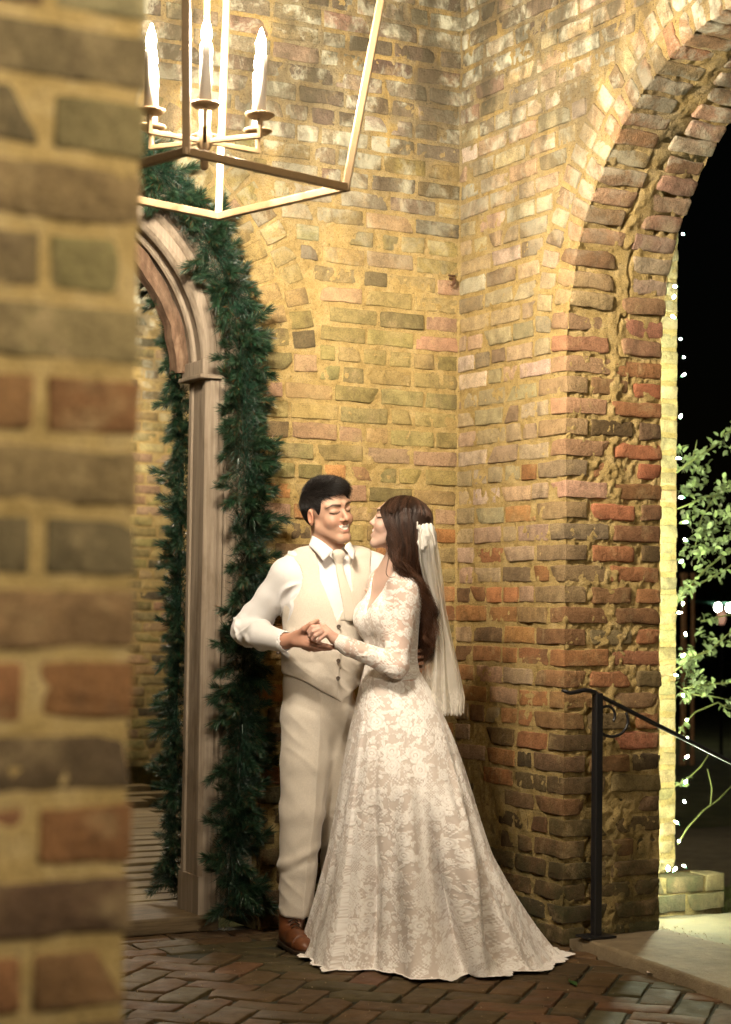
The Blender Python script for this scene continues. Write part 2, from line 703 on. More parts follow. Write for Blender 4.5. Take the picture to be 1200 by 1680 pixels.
# ---- the wall with the garlanded doorway
wall_b = thing('brick_wall', 'olive and tan brick wall behind the couple, with garlanded arched doorway', 'wall', (3.1, YW, 0))
L = Layer(wall_b, 11)
rs = L.rs
RO = 1.075
for k in range(int(TOP / MOD)):
    z = 0.006 + k * MOD + BH / 2
    for a, b in runs(rs, -0.02, 3.6, k, first=[0.115, 0.215, 0.165, 0.22][k % 4], allhdr=(k % 6 == 4)):
        x1, x0 = XW - a, XW - b
        # clip against the door ring
        zz = max(0.0, abs(z - DZ) - 0.035) if z > DZ else 0
        if z < DZ:
            hw = 0.86
        elif zz < RO:
            hw = math.sqrt(RO * RO - zz * zz) + 0.012
        else:
            hw = 0
        pieces = []
        if hw:
            if x1 > DC + hw:
                pieces.append((max(x0, DC + hw), x1))
            if x0 < DC - hw:
                pieces.append((x0, min(x1, DC - hw)))
        else:
            pieces.append((x0, x1))
        for p0, p1 in pieces:
            if p1 - p0 < 0.04:
                continue
            part = p0 > 2.42 and z < 3.72
            proud = rs.uniform(-0.003, 0.004)
            if rs.rand() < 0.03:
                proud -= 0.012
            c = wallcol(rs, z, OLIVE, ORANGE + OLIVE[:2], SHADED_BROWN)
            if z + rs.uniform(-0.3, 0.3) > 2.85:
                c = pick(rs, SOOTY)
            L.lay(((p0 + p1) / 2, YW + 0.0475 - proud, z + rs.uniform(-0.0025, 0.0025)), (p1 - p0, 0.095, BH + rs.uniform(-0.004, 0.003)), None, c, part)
for r0, r1 in ((0.862, 0.962), (0.976, 1.07)):
    nb = int(math.pi * (r0 + 0.05) / 0.083)
    for i in range(nb):
        a = math.pi * (i + 0.5) / nb + rs.uniform(-0.006, 0.006)
        rm = (r0 + r1) / 2
        cx, cz = DC + rm * math.cos(a), DZ + rm * math.sin(a)
        rot = Matrix.Rotation(-a, 3, 'Y')
        L.lay((cx, YW + 0.0475 - rs.uniform(-0.002, 0.004), cz), (r1 - r0, 0.095, 0.066), rot, pick(rs, OLIVE), a < 1.75, mids=(3, 2, 2))
L.flush('bricks')
n_back = L.n


def keep_b(P):
    x, z = P[:, 0], P[:, 2]
    dr = np.hypot(x - DC, z - DZ)
    return np.where(z < DZ, np.abs(x - DC) > 0.853, dr > 0.853)


mb = MB()
arch_core(mb, 1, YW + 0.03, YW + 0.445, 0.3, XO - 0.02, DC, DZ, 0.855, TOP)
sh = [sheet((2.35, YW, 0), (1, 0, 0), (0, 0, 1), (0, -1, 0), XW - 2.35, 3.8, 0.0075, keep_b, off=-0.0048),
      sheet((0.3, YW, 0), (1, 0, 0), (0, 0, 1), (0, -1, 0), 2.05, TOP, 0.025, keep_b, off=-0.002),
      sheet((2.35, YW, 3.8), (1, 0, 0), (0, 0, 1), (0, -1, 0), XW - 2.35, TOP - 3.8, 0.03, keep_b, off=-0.002)]
fz = np.linspace(0, TOP, 700)
fa = np.linspace(0, math.pi / 2, 7)
FZ, FA = np.meshgrid(fz, fa, indexing='ij')
fP = np.stack([FA.ravel() * 0, FA.ravel() * 0, FZ.ravel()], 1)
fr_ = 0.011 + 0.006 * fbm(np.c_[fP[:, 2] * 40, FA.ravel() * 2, FA.ravel() * 0], 3, 6)
fP[:, 0] = XW + 0.004 - fr_ * np.cos(FA.ravel())
fP[:, 1] = YW + 0.004 - fr_ * np.sin(FA.ravel())
fP = np.concatenate([fP])
sh.append((fP, grid_faces(7, 700)))
join_mortar('mortar', wall_b, sh, mb)

# ---- the wall with the open arch
wall_s = thing('brick_wall', 'pale tan brick wall with crumbling open arch onto the dark garden', 'wall', (XW + 0.2, 5.9, 0))
L = Layer(wall_s, 23)
rs = L.rs
RO2 = AR + 0.218
for k in range(int(TOP / MOD)):
    z = 0.006 + k * MOD + BH / 2
    zz = max(0.0, z - AZ - 0.03)
    if z < AZ:
        ylim = YJ
    elif zz < RO2:
        ylim = AC + math.sqrt(RO2 * RO2 - zz * zz) + 0.012
    else:
        ylim = 2.6
    jamb = z < AZ
    y = ylim
    if jamb:
        A = k % 2 == 0
        ly, lx = (rs.uniform(0.18, 0.2), 0.097) if A else (rs.uniform(0.09, 0.105), rs.uniform(0.18, 0.2))
        c = tuple(0.5 * (p + q) for p, q in zip(wallcol(rs, z, PALE, ORANGE, SHADED_BROWN), wallcol(rs, z, RUST, RUST, SHADED_BROWN)))
        L.lay((XW + lx / 2 - rs.uniform(0, 0.003), YJ + ly / 2 - rs.uniform(-0.002, 0.004), z), (lx, ly, BH), None, c, True, rough=1.25)
        # the rest of the reveal
        x = XW + lx + rs.uniform(0.014, 0.03)
        while x < XO - 0.04:
            e = min(x + rs.uniform(0.17, 0.2), XO + rs.uniform(-0.008, 0.006))
            if XO - e < 0.05:
                e = XO + rs.uniform(-0.008, 0.006)
            dep = rs.uniform(-0.002, 0.006) - (0.012 if rs.rand() < 0.08 else 0)
            c = wallcol(rs, z, RUST, RUST, SHADED_BROWN)
            L.lay(((x + e) / 2, YJ + 0.05 - dep, z + rs.uniform(-0.003, 0.003)), (e - x, 0.1, BH + rs.uniform(-0.003, 0.004)), None, c, True, rough=1.5, r=0.010)
            x = e + rs.uniform(0.016, 0.035)
        y = YJ + ly + 0.017
    for a, b in runs(rs, y, YW + 0.02, k, allhdr=(k % 6 == 4), first=None if jamb else rs.uniform(0.08, 0.2)):
        if b - a < 0.03:
            continue
        part = a > 4.55 and z < 3.72
        c = wallcol(rs, z, PALE, ORANGE + PALE[1:2], SHADED_BROWN)
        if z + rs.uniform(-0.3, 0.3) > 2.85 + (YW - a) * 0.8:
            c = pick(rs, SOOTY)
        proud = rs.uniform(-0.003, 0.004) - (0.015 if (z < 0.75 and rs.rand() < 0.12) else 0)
        L.lay((XW + 0.0475 - proud, (a + b) / 2, z + rs.uniform(-0.0025, 0.0025)), (0.095, b - a, BH + rs.uniform(-0.004, 0.003)), None, c, part,
              mids=(1, max(1, int((b - a) / 0.035)), 1))
    if z > AZ and zz < RO2:      # the far side of the arch, beyond the picture
        pass
for ring in (0, 1):
    r0, r1 = ((AR, AR + 0.102), (AR + 0.114, AR + 0.212))[ring]
    nb = int(math.pi * (r0 + 0.02) / 0.0772)
    for i in range(nb):
        a = math.pi * (i + 0.5) / nb + rs.uniform(-0.005, 0.005)
        rm = (r0 + r1) / 2
        rot = Matrix.Rotation(a, 3, 'X')     # local y -> radial, local z -> tangent, local x -> through the wall
        part = a < 1.72
        col = pick(rs, PALE)
        if ring == 0:
            l1 = rs.uniform(0.17, 0.215)
            l2 = rs.uniform(0.16, 0.2)
            for x0, x1, pal in ((XW - 0.002, XW + l1, RUST if a < 0.75 else RUST + DUSTY), (XO - l2, XO + rs.uniform(-0.006, 0.006), DUSTY)):
                dr = rs.uniform(-0.008, 0.005)
                L.lay(((x0 + x1) / 2, AC + (rm + dr) * math.cos(a), AZ + (rm + dr) * math.sin(a)), (x1 - x0, r1 - r0, 0.062), rot,
                      pick(rs, pal) if x0 > XW else jcol(tuple(0.5 * (p + q) for p, q in zip(col, pick(rs, RUST))), rs), part, rough=1.7, r=0.011, tilt=0.02)
        else:
            L.lay((XW + 0.0475 - rs.uniform(-0.002, 0.004), AC + rm * math.cos(a), AZ + rm * math.sin(a)), (0.095, r1 - r0, 0.062), rot, col, part, mids=(1, 3, 2))
L.flush('bricks')
n_side = L.n


def keep_s(P):
    y, z = P[:, 1], P[:, 2]
    dr = np.hypot(y - AC, z - AZ)
    return np.where(z < AZ, np.abs(y - AC) > AR - 0.002, dr > AR - 0.002)


def bulge_j(P):
    x = P[:, 0]
    n = fbm(P * 11, 3, 77)
    return 0.013 * np.exp(-((x - XW - 0.215 - 0.03 * n) / 0.040) ** 2) * np.clip(0.45 + n * 1.6, 0, 1) - 0.0065


mb = MB()
arch_core(mb, 0, XW + 0.03, XO - 0.02, 2.6, YW + 0.44, AC, AZ, AR + 0.012, TOP, z0=-0.5)
sh = [sheet((XW, AC, 0), (0, 1, 0), (0, 0, 1), (-1, 0, 0), YW - AC, 3.8, 0.0075, keep_s, off=-0.0048),
      sheet((XW, 2.6, 0), (0, 1, 0), (0, 0, 1), (-1, 0, 0), AC - 2.6, TOP, 0.03, keep_s, off=-0.004),
      sheet((XW, AC, 3.8), (0, 1, 0), (0, 0, 1), (-1, 0, 0), YW - AC, TOP - 3.8, 0.03, keep_s, off=-0.004),
      sheet((XW + 0.004, YJ, 0), (1, 0, 0), (0, 0, 1), (0, -1, 0), XO - XW - 0.008, AZ, 0.006, None, amp=0.008, bulge=bulge_j),
      sheet((XO, YJ, -0.5), (0, 1, 0), (0, 0, 1), (1, 0, 0), YW - YJ + 0.44, TOP + 0.5, 0.03, None, off=-0.004),
      sheet((XW + 0.004, AC - AR, 0), (1, 0, 0), (0, 0, 1), (0, 1, 0), XO - XW - 0.008, AZ, 0.02, None, amp=0.006)]
# soffit mortar
na, nx = 420, 72
ang = np.linspace(0, math.pi, na)
xs = np.linspace(XW + 0.004, XO - 0.004, nx)
Xg, Ag = np.meshgrid(xs, ang)
P0 = np.stack([Xg.ravel(), AC + AR * np.cos(Ag).ravel(), AZ + AR * np.sin(Ag).ravel()], 1)
n_ = fbm(P0 * 38, 3, 3) * 0.010 + fbm(P0 * 8, 3, 8) * 0.007 - 0.009
n_ += 0.009 * np.exp(-((P0[:, 0] - XW - 0.23) / 0.05) ** 2) * np.clip(0.5 + fbm(P0 * 11, 3, 77) * 1.6, 0, 1)
cr = np.abs(fbm(P0 * np.array([9, 4, 4]), 3, 15) + (P0[:, 0] - XW - 0.24) * 4)      # the long crack along the crown
n_ -= 0.014 * np.exp(-(cr / 0.03) ** 2)
Rr = AR - n_
P0[:, 1] = AC + Rr * np.cos(Ag).ravel()
P0[:, 2] = AZ + Rr * np.sin(Ag).ravel()
sh.append((P0, grid_faces(nx, na)[:, ::-1]))
join_mortar('mortar', wall_s, sh, mb)

# ---- the blurred pier close to the camera
pier = thing('brick_pier', 'large out of focus brick pier with thick yellow mortar joints, close to camera', 'pier', (0.35, 2.1, 0))
L = Layer(pier, 37)
rs = L.rs
XP, YP, DP = 0.750, 1.902, 0.42
PIERC = [(4, (0.155, 0.124, 0.055)), (2, (0.12, 0.10, 0.045)), (1.5, (0.22, 0.175, 0.095)), (1, (0.15, 0.105, 0.055))]
for k in range(int(3.3 / MOD)):
    z = 0.004 + k * MOD + BH / 2
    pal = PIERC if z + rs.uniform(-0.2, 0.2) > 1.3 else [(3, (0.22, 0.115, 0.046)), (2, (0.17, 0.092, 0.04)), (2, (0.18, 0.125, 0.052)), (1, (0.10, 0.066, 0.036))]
    x = XP + rs.uniform(-0.003, 0.002)
    i = 0
    while x > 0.0:
        Lb = ((0.105 if k % 2 == 0 else 0.2) if i == 0 else rs.uniform(0.09, 0.11) if rs.rand() < 0.4 else 0.198)
        x0 = max(x - Lb, -0.02)
        if x - x0 > 0.04:
            L.lay(((x + x0) / 2, YP + 0.05 - rs.uniform(-0.001, 0.001), z), (x - x0, 0.1, BH), None, pick(rs, pal), True, rough=0.7)
        x = x0 - rs.uniform(0.014, 0.02)
        i += 1
    for j in range(2):
        L.lay((XP - 0.05, YP + 0.22 + j * 0.16, z), (0.1, 0.14, BH), None, pick(rs, pal), False)
L.flush('bricks')
mb = MB()
mb.box(((XP - 0.02) / 2, YP + DP / 2 + 0.01, 1.65), (XP, DP - 0.02, 3.3))
join_mortar('mortar', pier, [sheet((0, YP, 0), (1, 0, 0), (0, 0, 1), (0, -1, 0), XP - 0.006, 3.3, 0.012, amp=0.003, off=-0.0032)], mb)

# ---- buttress outside, lit by the string of lights
XB, YB = 5.130, 6.555
but = thing('brick_buttress', 'narrow buff brick buttress outside the arch, brightly lit by string lights', 'buttress', (4.8, YB + 0.15, 0))
L = Layer(but, 41)
rs = L.rs
BUFF = [(3, (0.36, 0.29, 0.14)), (2, (0.31, 0.25, 0.12)), (2, (0.40, 0.31, 0.16))]
for k in range(int(3.5 / MOD)):
    z = 0.075 + k * MOD + BH / 2
    x = XB
    for i in range(4):
        Lb = (0.195 if k % 2 else 0.1) if i == 0 else 0.195
        x0 = max(x - Lb, XO + 0.003)
        if x - x0 < 0.04:
            break
        L.lay(((x + x0) / 2 + rs.uniform(-0.003, 0.003), YB + 0.05, z), (x - x0, 0.1, BH), None, pick(rs, BUFF), i < 2, rough=1.4, r=0.011)
        x = x0 - 0.017
    L.lay((XB - 0.05, YB + 0.21, z), (0.1, 0.18, BH), None, pick(rs, BUFF), False)
# projecting foot of two courses
for k, (z0, h) in enumerate(((-0.085, 0.07), (-0.005, 0.07))):
    for i in range(5):
        x1 = 5.325 - i * 0.215 - (0.1 if k else 0) + (0.1 if k and i == 0 else 0)
        Lb = 0.2 if not (k and i == 0) else 0.1
        if k and i > 0:
            x1 = 5.325 - 0.115 - (i - 1) * 0.215
        L.lay((x1 - Lb / 2, YB - 0.03, z0 + h / 2), (Lb, 0.12, h), None, pick(rs, [(1, (0.15, 0.12, 0.06)), (1, (0.11, 0.09, 0.05))]), True, rough=1.3)
L.flush('bricks')
mb = MB()
mb.box(((XO + XB) / 2 - 0.01, YB + 0.17, 1.5), (XB - XO - 0.02, 0.3, 4.0))
mb.box((4.8, YB + 0.0, -0.2), (1.03, 0.165, 0.52))
join_mortar('mortar', but, [sheet((XO, YB, 0.07), (1, 0, 0), (0, 0, 1), (0, -1, 0), XB - XO - 0.004, 3.43, 0.012, off=-0.0048)], mb)

# ---- paving
floor_o = tag(new_obj('floor', None), kind='structure')
L = Layer(floor_o, 53, PAVER, 'paver')
rs = L.rs
PAV = [(4, (0.092, 0.056, 0.026)), (3, (0.08, 0.051, 0.024)), (2, (0.104, 0.056, 0.026)), (2, (0.07, 0.05, 0.024)), (1, (0.066, 0.053, 0.025))]
YF0, YF1 = 3.4, 6.40


def infloor(x, y):
    return 0.5 < x < XW + 0.06 and y < 6.05


def seen(x, y):
    d = CAM_M.transposed() @ Vector((x, y, -CAMH))
    px, py = 600 + FPX * d.x / -d.z, 840 - FPX * d.y / -d.z
    return 150 < px < 1260 and py < 1730


def paver(x, y, ang, lx=0.232, ly=0.1155):
    L.lay((x, y, -0.03 + rs.uniform(-0.003, 0.003)), (lx - 0.011, ly - 0.011, 0.06), Matrix.Rotation(ang, 3, 'Z'), pick(rs, PAV), seen(x, y) and L.n < 298,
          r=0.005, rough=0.8, tilt=0.012)


# two border rows along the doorway wall
for j in range(3):
    x = 1.0 + 0.07 * j
    while x < XW - 0.02:
        Lb = min(rs.uniform(0.22, 0.245), XW - x)
        if Lb > 0.06:
            paver(x + Lb / 2, YF1 - 0.06 - 0.117 * j, 0, Lb, 0.117)
        x += Lb
# herringbone at 45 degrees
s45 = math.sqrt(0.5)
ex, ey = np.array((s45, s45)), np.array((-s45, s45))
cells = []
for i in range(-60, 80):
    for j in range(-60, 80):
        m = (i - j) % 4
        if m == 0:
            c = (i + 1.0, j + 0.5)
            a = RAD(45)
        elif m == 2:
            c = (i + 0.5, j + 0.0)
            a = RAD(135)
        else:
            continue
        q = ex * c[0] * 0.1175 + ey * c[1] * 0.1175 + np.array((2.6, 4.6))
        if 0.4 < q[0] < XW + 0.1 and 2.4 < q[1] < YF1 - 0.40:
            cells.append((q[0], q[1], a))
cells.sort(key=lambda t: -seen(t[0], t[1]))
for x, y, a in cells:
    paver(x, y, a)
L.flush('pavers')
n_pav = L.n
tj = NT('joint_dirt')
tp = tj.pos()
tj.set(tj.ramp(tj.noise(tp, 40, 5, 0.7), [(0.3, (0.012, 0.011, 0.006)), (0.6, (0.03, 0.03, 0.012)), (0.75, (0.09, 0.075, 0.04))]), 0.95)
tj.bump(tj.noise(tp, 160, 4), 0.8, 0.005)
P, F = sheet((-1.0, -3.0, 0), (1, 0, 0), (0, 1, 0), (0, 0, 1), 5.0, 9.5, 0.05, amp=0.002, off=-0.009)
jb = new_obj('joints', mesh_np('joints', P, F, tj.m), floor_o)

# ---- outside: ground, path, landing, sill
tg = NT('night_ground')
tp = tg.pos()
tg.set(tg.ramp(tg.noise(tp, 3.0, 7, 0.7), [(0.3, (0.05, 0.06, 0.02)), (0.5, (0.10, 0.11, 0.035)), (0.7, (0.15, 0.14, 0.06))]), 0.95)
tg.bump(tg.noise(tp, 40, 5, 0.7), 1.0, 0.03)
mbx = MB()
mbx.add([(-150, -150, -0.5), (150, -150, -0.5), (150, 150, -0.5), (-150, 150, -0.5)], [[0, 1, 2, 3]])
tag(mbx.build('ground', tg.m), kind='structure')
tc = NT('worn_concrete')
tp = tc.pos()
tc.set(tc.ramp(tc.noise(tp, 6, 7, 0.7), [(0.3, (0.08, 0.07, 0.04)), (0.55, (0.14, 0.12, 0.07)), (0.8, (0.20, 0.175, 0.11))]), 0.9)
tc.bump(tc.noise(tp, 60, 5, 0.7), 0.6, 0.006)
pa = [on_z(1090, 1345, -0.5), on_z(1230, 1415, -0.5), on_z(1230, 1470, -0.5), on_z(1060, 1462, -0.5)]
mbx = MB()
pc = [Vector((4.6, 9.2, 0)), Vector((20, 9.0, 0)), Vector((20, 11.6, 0)), Vector((4.6, 11.8, 0))]
mbx.add([(p.x, p.y, -0.492) for p in pc], [[0, 1, 2, 3]])
tag(mbx.build('path', tc.m), kind='structure')
ts = NT('sill_stone')
tp = ts.pos()
cc = ts.ramp(ts.noise(tp, 9, 7, 0.7), [(0.3, (0.13, 0.095, 0.055)), (0.55, (0.20, 0.155, 0.09)), (0.8, (0.27, 0.22, 0.14))])
ts.set(cc, 0.8)
ts.bump(ts.math('ADD', ts.noise(tp, 22, 5, 0.6), ts.math('MULTIPLY', ts.noise(tp, 150, 4), 0.5)), 0.8, 0.008)


def slab(name, poly, z0, z1, mat, seed, amp=0.006):
    """a stone slab with worn, uneven edges; poly = 4 corners in order"""
    n, m = 60, 24
    a, b, c, d = [np.array(p, float) for p in poly]
    U, Vv = np.meshgrid(np.linspace(0, 1, n), np.linspace(0, 1, m))
    U, Vv = U.ravel()[:, None], Vv.ravel()[:, None]
    P = a * (1 - U) * (1 - Vv) + b * U * (1 - Vv) + c * U * Vv + d * (1 - U) * Vv
    P = np.c_[P, np.full(len(P), z1)]
    edge = np.minimum(np.minimum(U, 1 - U) * 8, np.minimum(Vv, 1 - Vv) * 3).ravel()
    P[:, 2] += fbm(P * 9, 3, seed) * amp - np.clip(0.12 - edge, 0, 1) * 0.10
    P[:, :2] += (np.clip(0.2 - edge, 0, 1) * 0.10)[:, None] * np.stack([fbm(P * 14, 2, seed + 1), fbm(P * 14, 2, seed + 2)], 1)
    F = grid_faces(n, m)
    low = P.copy()
    low[:, 2] = z0
    rim = [i for i in range(n)] + [k * n + n - 1 for k in range(1, m)] + [(m - 1) * n + i for i in range(n - 2, -1, -1)] + [k * n for k in range(m - 2, 0, -1)]
    V = np.concatenate([P, low[rim]])
    Fl = F.tolist()
    for i in range(len(rim)):
        j = (i + 1) % len(rim)
        Fl.append([rim[j], rim[i], len(P) + i, len(P) + j])
    return mesh_np(name, V, Fl, mat)


sill = tag(new_obj('threshold', slab('threshold', [(3.665, 3.55), (4.30, 3.55), (4.265, 5.575), (3.885, 5.565)], -0.1, 0.045, ts.m, 5)), kind='structure')
land = tag(new_obj('landing', slab('landing', [(4.31, 3.6), (6.4, 3.6), (6.0, 6.45), (4.31, 6.45)], -0.48, -0.09, tc.m, 9, 0.012)), kind='structure')

# ---- the planked room behind the doorway
PLANK = m_wood('floor_plank', (0.11, 0.085, 0.045), (0.21, 0.165, 0.09), (0.31, 0.25, 0.14), (0.06, 1, 1), 50)
YR = 12.62
wf = tag(new_obj('wood_floor', None), kind='structure')
wf.location = (2.3, 9.6, 0)
y, i = 6.72, 0
while y < YR + 0.1:
    mbx = MB()
    w = random.uniform(0.135, 0.15)
    mbx.rbox((random.uniform(-0.02, 0.02), 0, 0), (4.6, w - 0.008, 0.04), 0.004)
    o = mbx.build('plank', PLANK, wf)
    o.location = (-0.6 + random.uniform(-0.3, 0.3), y + w / 2 - 9.6, 0.03 + 0.07 * sstep(6.7, 8.2, y) + random.uniform(-0.003, 0.003))
    y += w
    i += 1
STEPW = m_wood('step_wood', (0.06, 0.042, 0.022), (0.12, 0.085, 0.045), (0.19, 0.14, 0.075), (0.08, 1, 1), 55, dirt=(0.04, 0.032, 0.018))
mbx = MB()
mbx.rbox((0, 0, 0), (1.42, 0.34, 0.06), 0.008)
stp = mbx.build('door_step', STEPW)
stp.location = (DC + 0.02, 6.575, 0.028)
tag(stp, 'worn brown timber step across the foot of the arched doorway', 'step', kind='thing')
wall_f = thing('brick_wall', 'yellow lit brick wall at the far end of the planked room', 'wall', (3.0, YR, 0))
L = Layer(wall_f, 61)
rs = L.rs
for k in range(int(4.2 / MOD)):
    z = 0.10 + k * MOD + BH / 2
    for a, b in runs(rs, 1.6 + 0.1 * (k % 2), 5.4, k, hdr=0.25):
        L.lay(((a + b) / 2, YR + 0.045, z), (b - a, 0.09, BH), None, pick(rs, OLIVE + [(2, (0.36, 0.28, 0.13)), (2, (0.10, 0.085, 0.05))]), 3.35 < a < 4.6 and L.n < 295, mids=(2, 1, 1))
L.flush('bricks')
mb = MB()
mb.box((2.5, YR + 0.2, 2.1), (6.5, 0.32, 4.4))
join_mortar('mortar', wall_f, [sheet((1.5, YR, 0.05), (1, 0, 0), (0, 0, 1), (0, -1, 0), 4.0, 4.2, 0.02, off=-0.0048)], mb)
CEIL = m_wood('ceiling_boards', (0.20, 0.16, 0.10), (0.30, 0.25, 0.17), (0.38, 0.32, 0.22), (1, 0.06, 1), 40)
mbx = MB()
mbx.box((1.65, 4.9, TOP + 0.06), (5.3, 16.0, 0.1))
tag(mbx.build('ceiling', CEIL), kind='structure')

# ------------------------------------------------------------------ lantern (built once, copied)
BRASS = m_plain('champagne_metal', (0.25, 0.175, 0.095), 0.45, 0.45, 0.5, 0.08, 60)
SLEEVE = m_plain('candle_sleeve', (0.62, 0.58, 0.52), 0.5, 0, 0.4, 0.04)
BULB = m_emit('lit_bulb', BULB_COL, BULB_POWER)


def bar_rot(a, b, twist=0.0):
    d = (Vector(b) - Vector(a))
    return d.to_track_quat('X', 'Z').to_matrix()


def bar(name, a, b, w, mat, parent):
    m = MB()
    m.rbox((0, 0, 0), ((Vector(b) - Vector(a)).length + w * 0.8, w, w), w * 0.12)
    o = m.build(name, mat, parent)
    o.matrix_local = Matrix.Translation((Vector(a) + Vector(b)) / 2) @ bar_rot(a, b).to_4x4()
    return o


def make_lantern(label, loc, rz, side=0.585):
    root = thing('lantern', label, 'lantern', loc, rz, 'hanging lanterns')
    h, zt = side / 2, 0.82
    k = 1.36
    bw = 0.0215
    bot = [Vector((sx * h, sy * h, 0)) for sx, sy in ((-1, -1), (1, -1), (1, 1), (-1, 1))]
    top = [Vector((p.x * k, p.y * k, zt)) for p in bot]
    for i in range(4):
        j = (i + 1) % 4
        bar('frame_bar', bot[i], bot[j], bw, BRASS, root)
        bar('frame_bar', top[i], top[j], bw, BRASS, root)
        bar('frame_bar', bot[i], top[i], bw * 0.98, BRASS, root)
        bar('frame_bar', top[i], (0, 0, zt + 0.34), bw * 0.9, BRASS, root)
    m = MB()
    m.lathe([(0.004, -0.055), (0.011, -0.05), (0.012, 0.0), (0.021, 0.012), (0.021, 0.05), (0.013, 0.06), (0.013, 0.12)], (0, 0, 0.10), 12)
    m.build('hub', BRASS, root, True)
    bar('stem', (0, 0, 0.18), (0, 0, zt + 0.34), 0.012, BRASS, root)
    for i in range(6):
        a = RAD(60 * i) + LANT_A
        c, s_ = math.cos(a), math.sin(a)
        R_ = 0.172
        m = MB()
        m.rbox((0, 0, 0), (R_ + 0.006, 0.012, 0.013), 0.002)
        arm = m.build('arm', BRASS, root)
        arm.matrix_local = Matrix.Translation((c * R_ / 2, s_ * R_ / 2, 0.125)) @ Matrix.Rotation(a, 4, 'Z')
        m = MB()
        m.rbox((0, 0, 0), (0.012, 0.012, 0.056), 0.002)
        up = m.build('upright', BRASS, arm)
        up.location = (R_ / 2, 0, 0.022)
        m = MB()
        m.lathe([(0.008, -0.006), (0.030, -0.004), (0.041, 0.004), (0.0405, 0.007), (0.029, 0.0), (0.004, -0.001)], (0, 0, 0), 28)
        d = m.build('drip_dish', BRASS, root, True)
        d.location = (c * R_, s_ * R_, 0.178)
        m = MB()
        m.lathe([(0.0165, 0.0), (0.0165, 0.168), (0.0145, 0.172), (0.006, 0.172)], (0, 0, 0), 20)
        cd = m.build('candle_sleeve', SLEEVE, root, True)
        cd.location = (c * R_, s_ * R_, 0.176)
        m = MB()
        m.lathe([(0.007, 0.0), (0.010, 0.006), (0.0130, 0.020), (0.0125, 0.032), (0.0085, 0.049), (0.004, 0.062), (0.0015, 0.072)], (0, 0, 0), 14)
        b = m.build('bulb', BULB, cd, True)
        b.location = (0, 0, 0.173)
    m = MB()
    zc = loc[2] + zt + 0.34
    n = max(2, int((TOP - zc) / 0.04))
    for i in range(n):
        z = zt + 0.36 + i * (TOP - zc - 0.03) / n
        pts = [(0.012 * math.cos(t) if i % 2 else 0, 0 if i % 2 else 0.012 * math.cos(t), z + 0.024 * math.sin(t)) for t in np.linspace(0, 2 * math.pi, 11)]
        m.tube(pts, 0.0025, 5, False)
    m.build('chain', BRASS, root, True)
    return root


LC = Vector((2.02, 4.68, 2.36))
LRZ = RAD(15)
LANT_A = math.atan2(-LC.y, -LC.x) - LRZ         # one arm points at the photographer's side
make_lantern('brass lantern with lit candle bulbs hanging above the couple', tuple(LC), LRZ, 0.555)
make_lantern('brass lantern in the next bay, out of the picture beside the blurred pier', (1.45, -0.35, 2.5), 0.3)
lr = at(20, 470, 11.3)
make_lantern('brass lantern lighting the planked room, hidden by the blurred pier', (lr.x, lr.y, 2.75), 0.3)

# ------------------------------------------------------------------ door frame
FRAME = m_wood('weathered_frame', (0.17, 0.135, 0.095), (0.255, 0.205, 0.15), (0.35, 0.29, 0.22), (1, 1, 0.05), 45, 0.72, 0.45, (0.12, 0.085, 0.05))
ROT = m_wood('rotten_strip', (0.07, 0.04, 0.022), (0.15, 0.09, 0.055), (0.24, 0.16, 0.10), (1, 1, 0.3), 40, 0.85, 1.0)
df = thing('wooden_archway', 'weathered pinkish wooden arched door frame inside the garland', 'archway', (DC, 6.45, 0.05))


def prof_post(name, prof, z0, z1, side, par):
    """vertical moulding: closed outline in (x,y), extruded z0..z1"""
    m = MB()
    n = len(prof)
    V = [(side * x, y, z) for z in (z0, z1) for x, y in prof]
    F = [[i, (i + 1) % n, n + (i + 1) % n, n + i] for i in range(n)] + [list(range(n))[::-1], [n + i for i in range(n)]]
    m.add(V, F)
    o = m.build(name, FRAME, par)
    return o


for sd in (1, -1):
    prof_post('post', [(0.650, -0.012), (0.664, -0.030), (0.698, -0.030), (0.698, 0.16), (0.664, 0.16), (0.650, 0.142), (0.650, 0.118), (0.657, 0.112), (0.657, 0.020), (0.650, 0.014)], 0.13, 2.02, sd, df)
    prof_post('post_foot', [(0.648, -0.033), (0.698, -0.033), (0.698, 0.163), (0.648, 0.163)], 0.0, 0.15, sd, df)
    prof_post('moulding', [(0.700, -0.018), (0.707, -0.034), (0.717, -0.040), (0.725, -0.030), (0.729, -0.018), (0.742, -0.018), (0.748, -0.036), (0.757, -0.046), (0.767, -0.046), (0.767, 0.05), (0.700, 0.05)], 0.0, 2.05, sd, df)
    prof_post('casing', [(0.770, -0.062), (0.851, -0.062), (0.851, 0.05), (0.770, 0.05)], 0.0, 2.05, sd, df)
    m = MB()
    m.rbox((sd * 0.664, 0.064, 2.055), (0.074, 0.205, 0.06), 0.006)
    m.rbox((sd * 0.658, 0.062, 2.020), (0.09, 0.22, 0.016), 0.004)
    m.build('capital', FRAME, df)


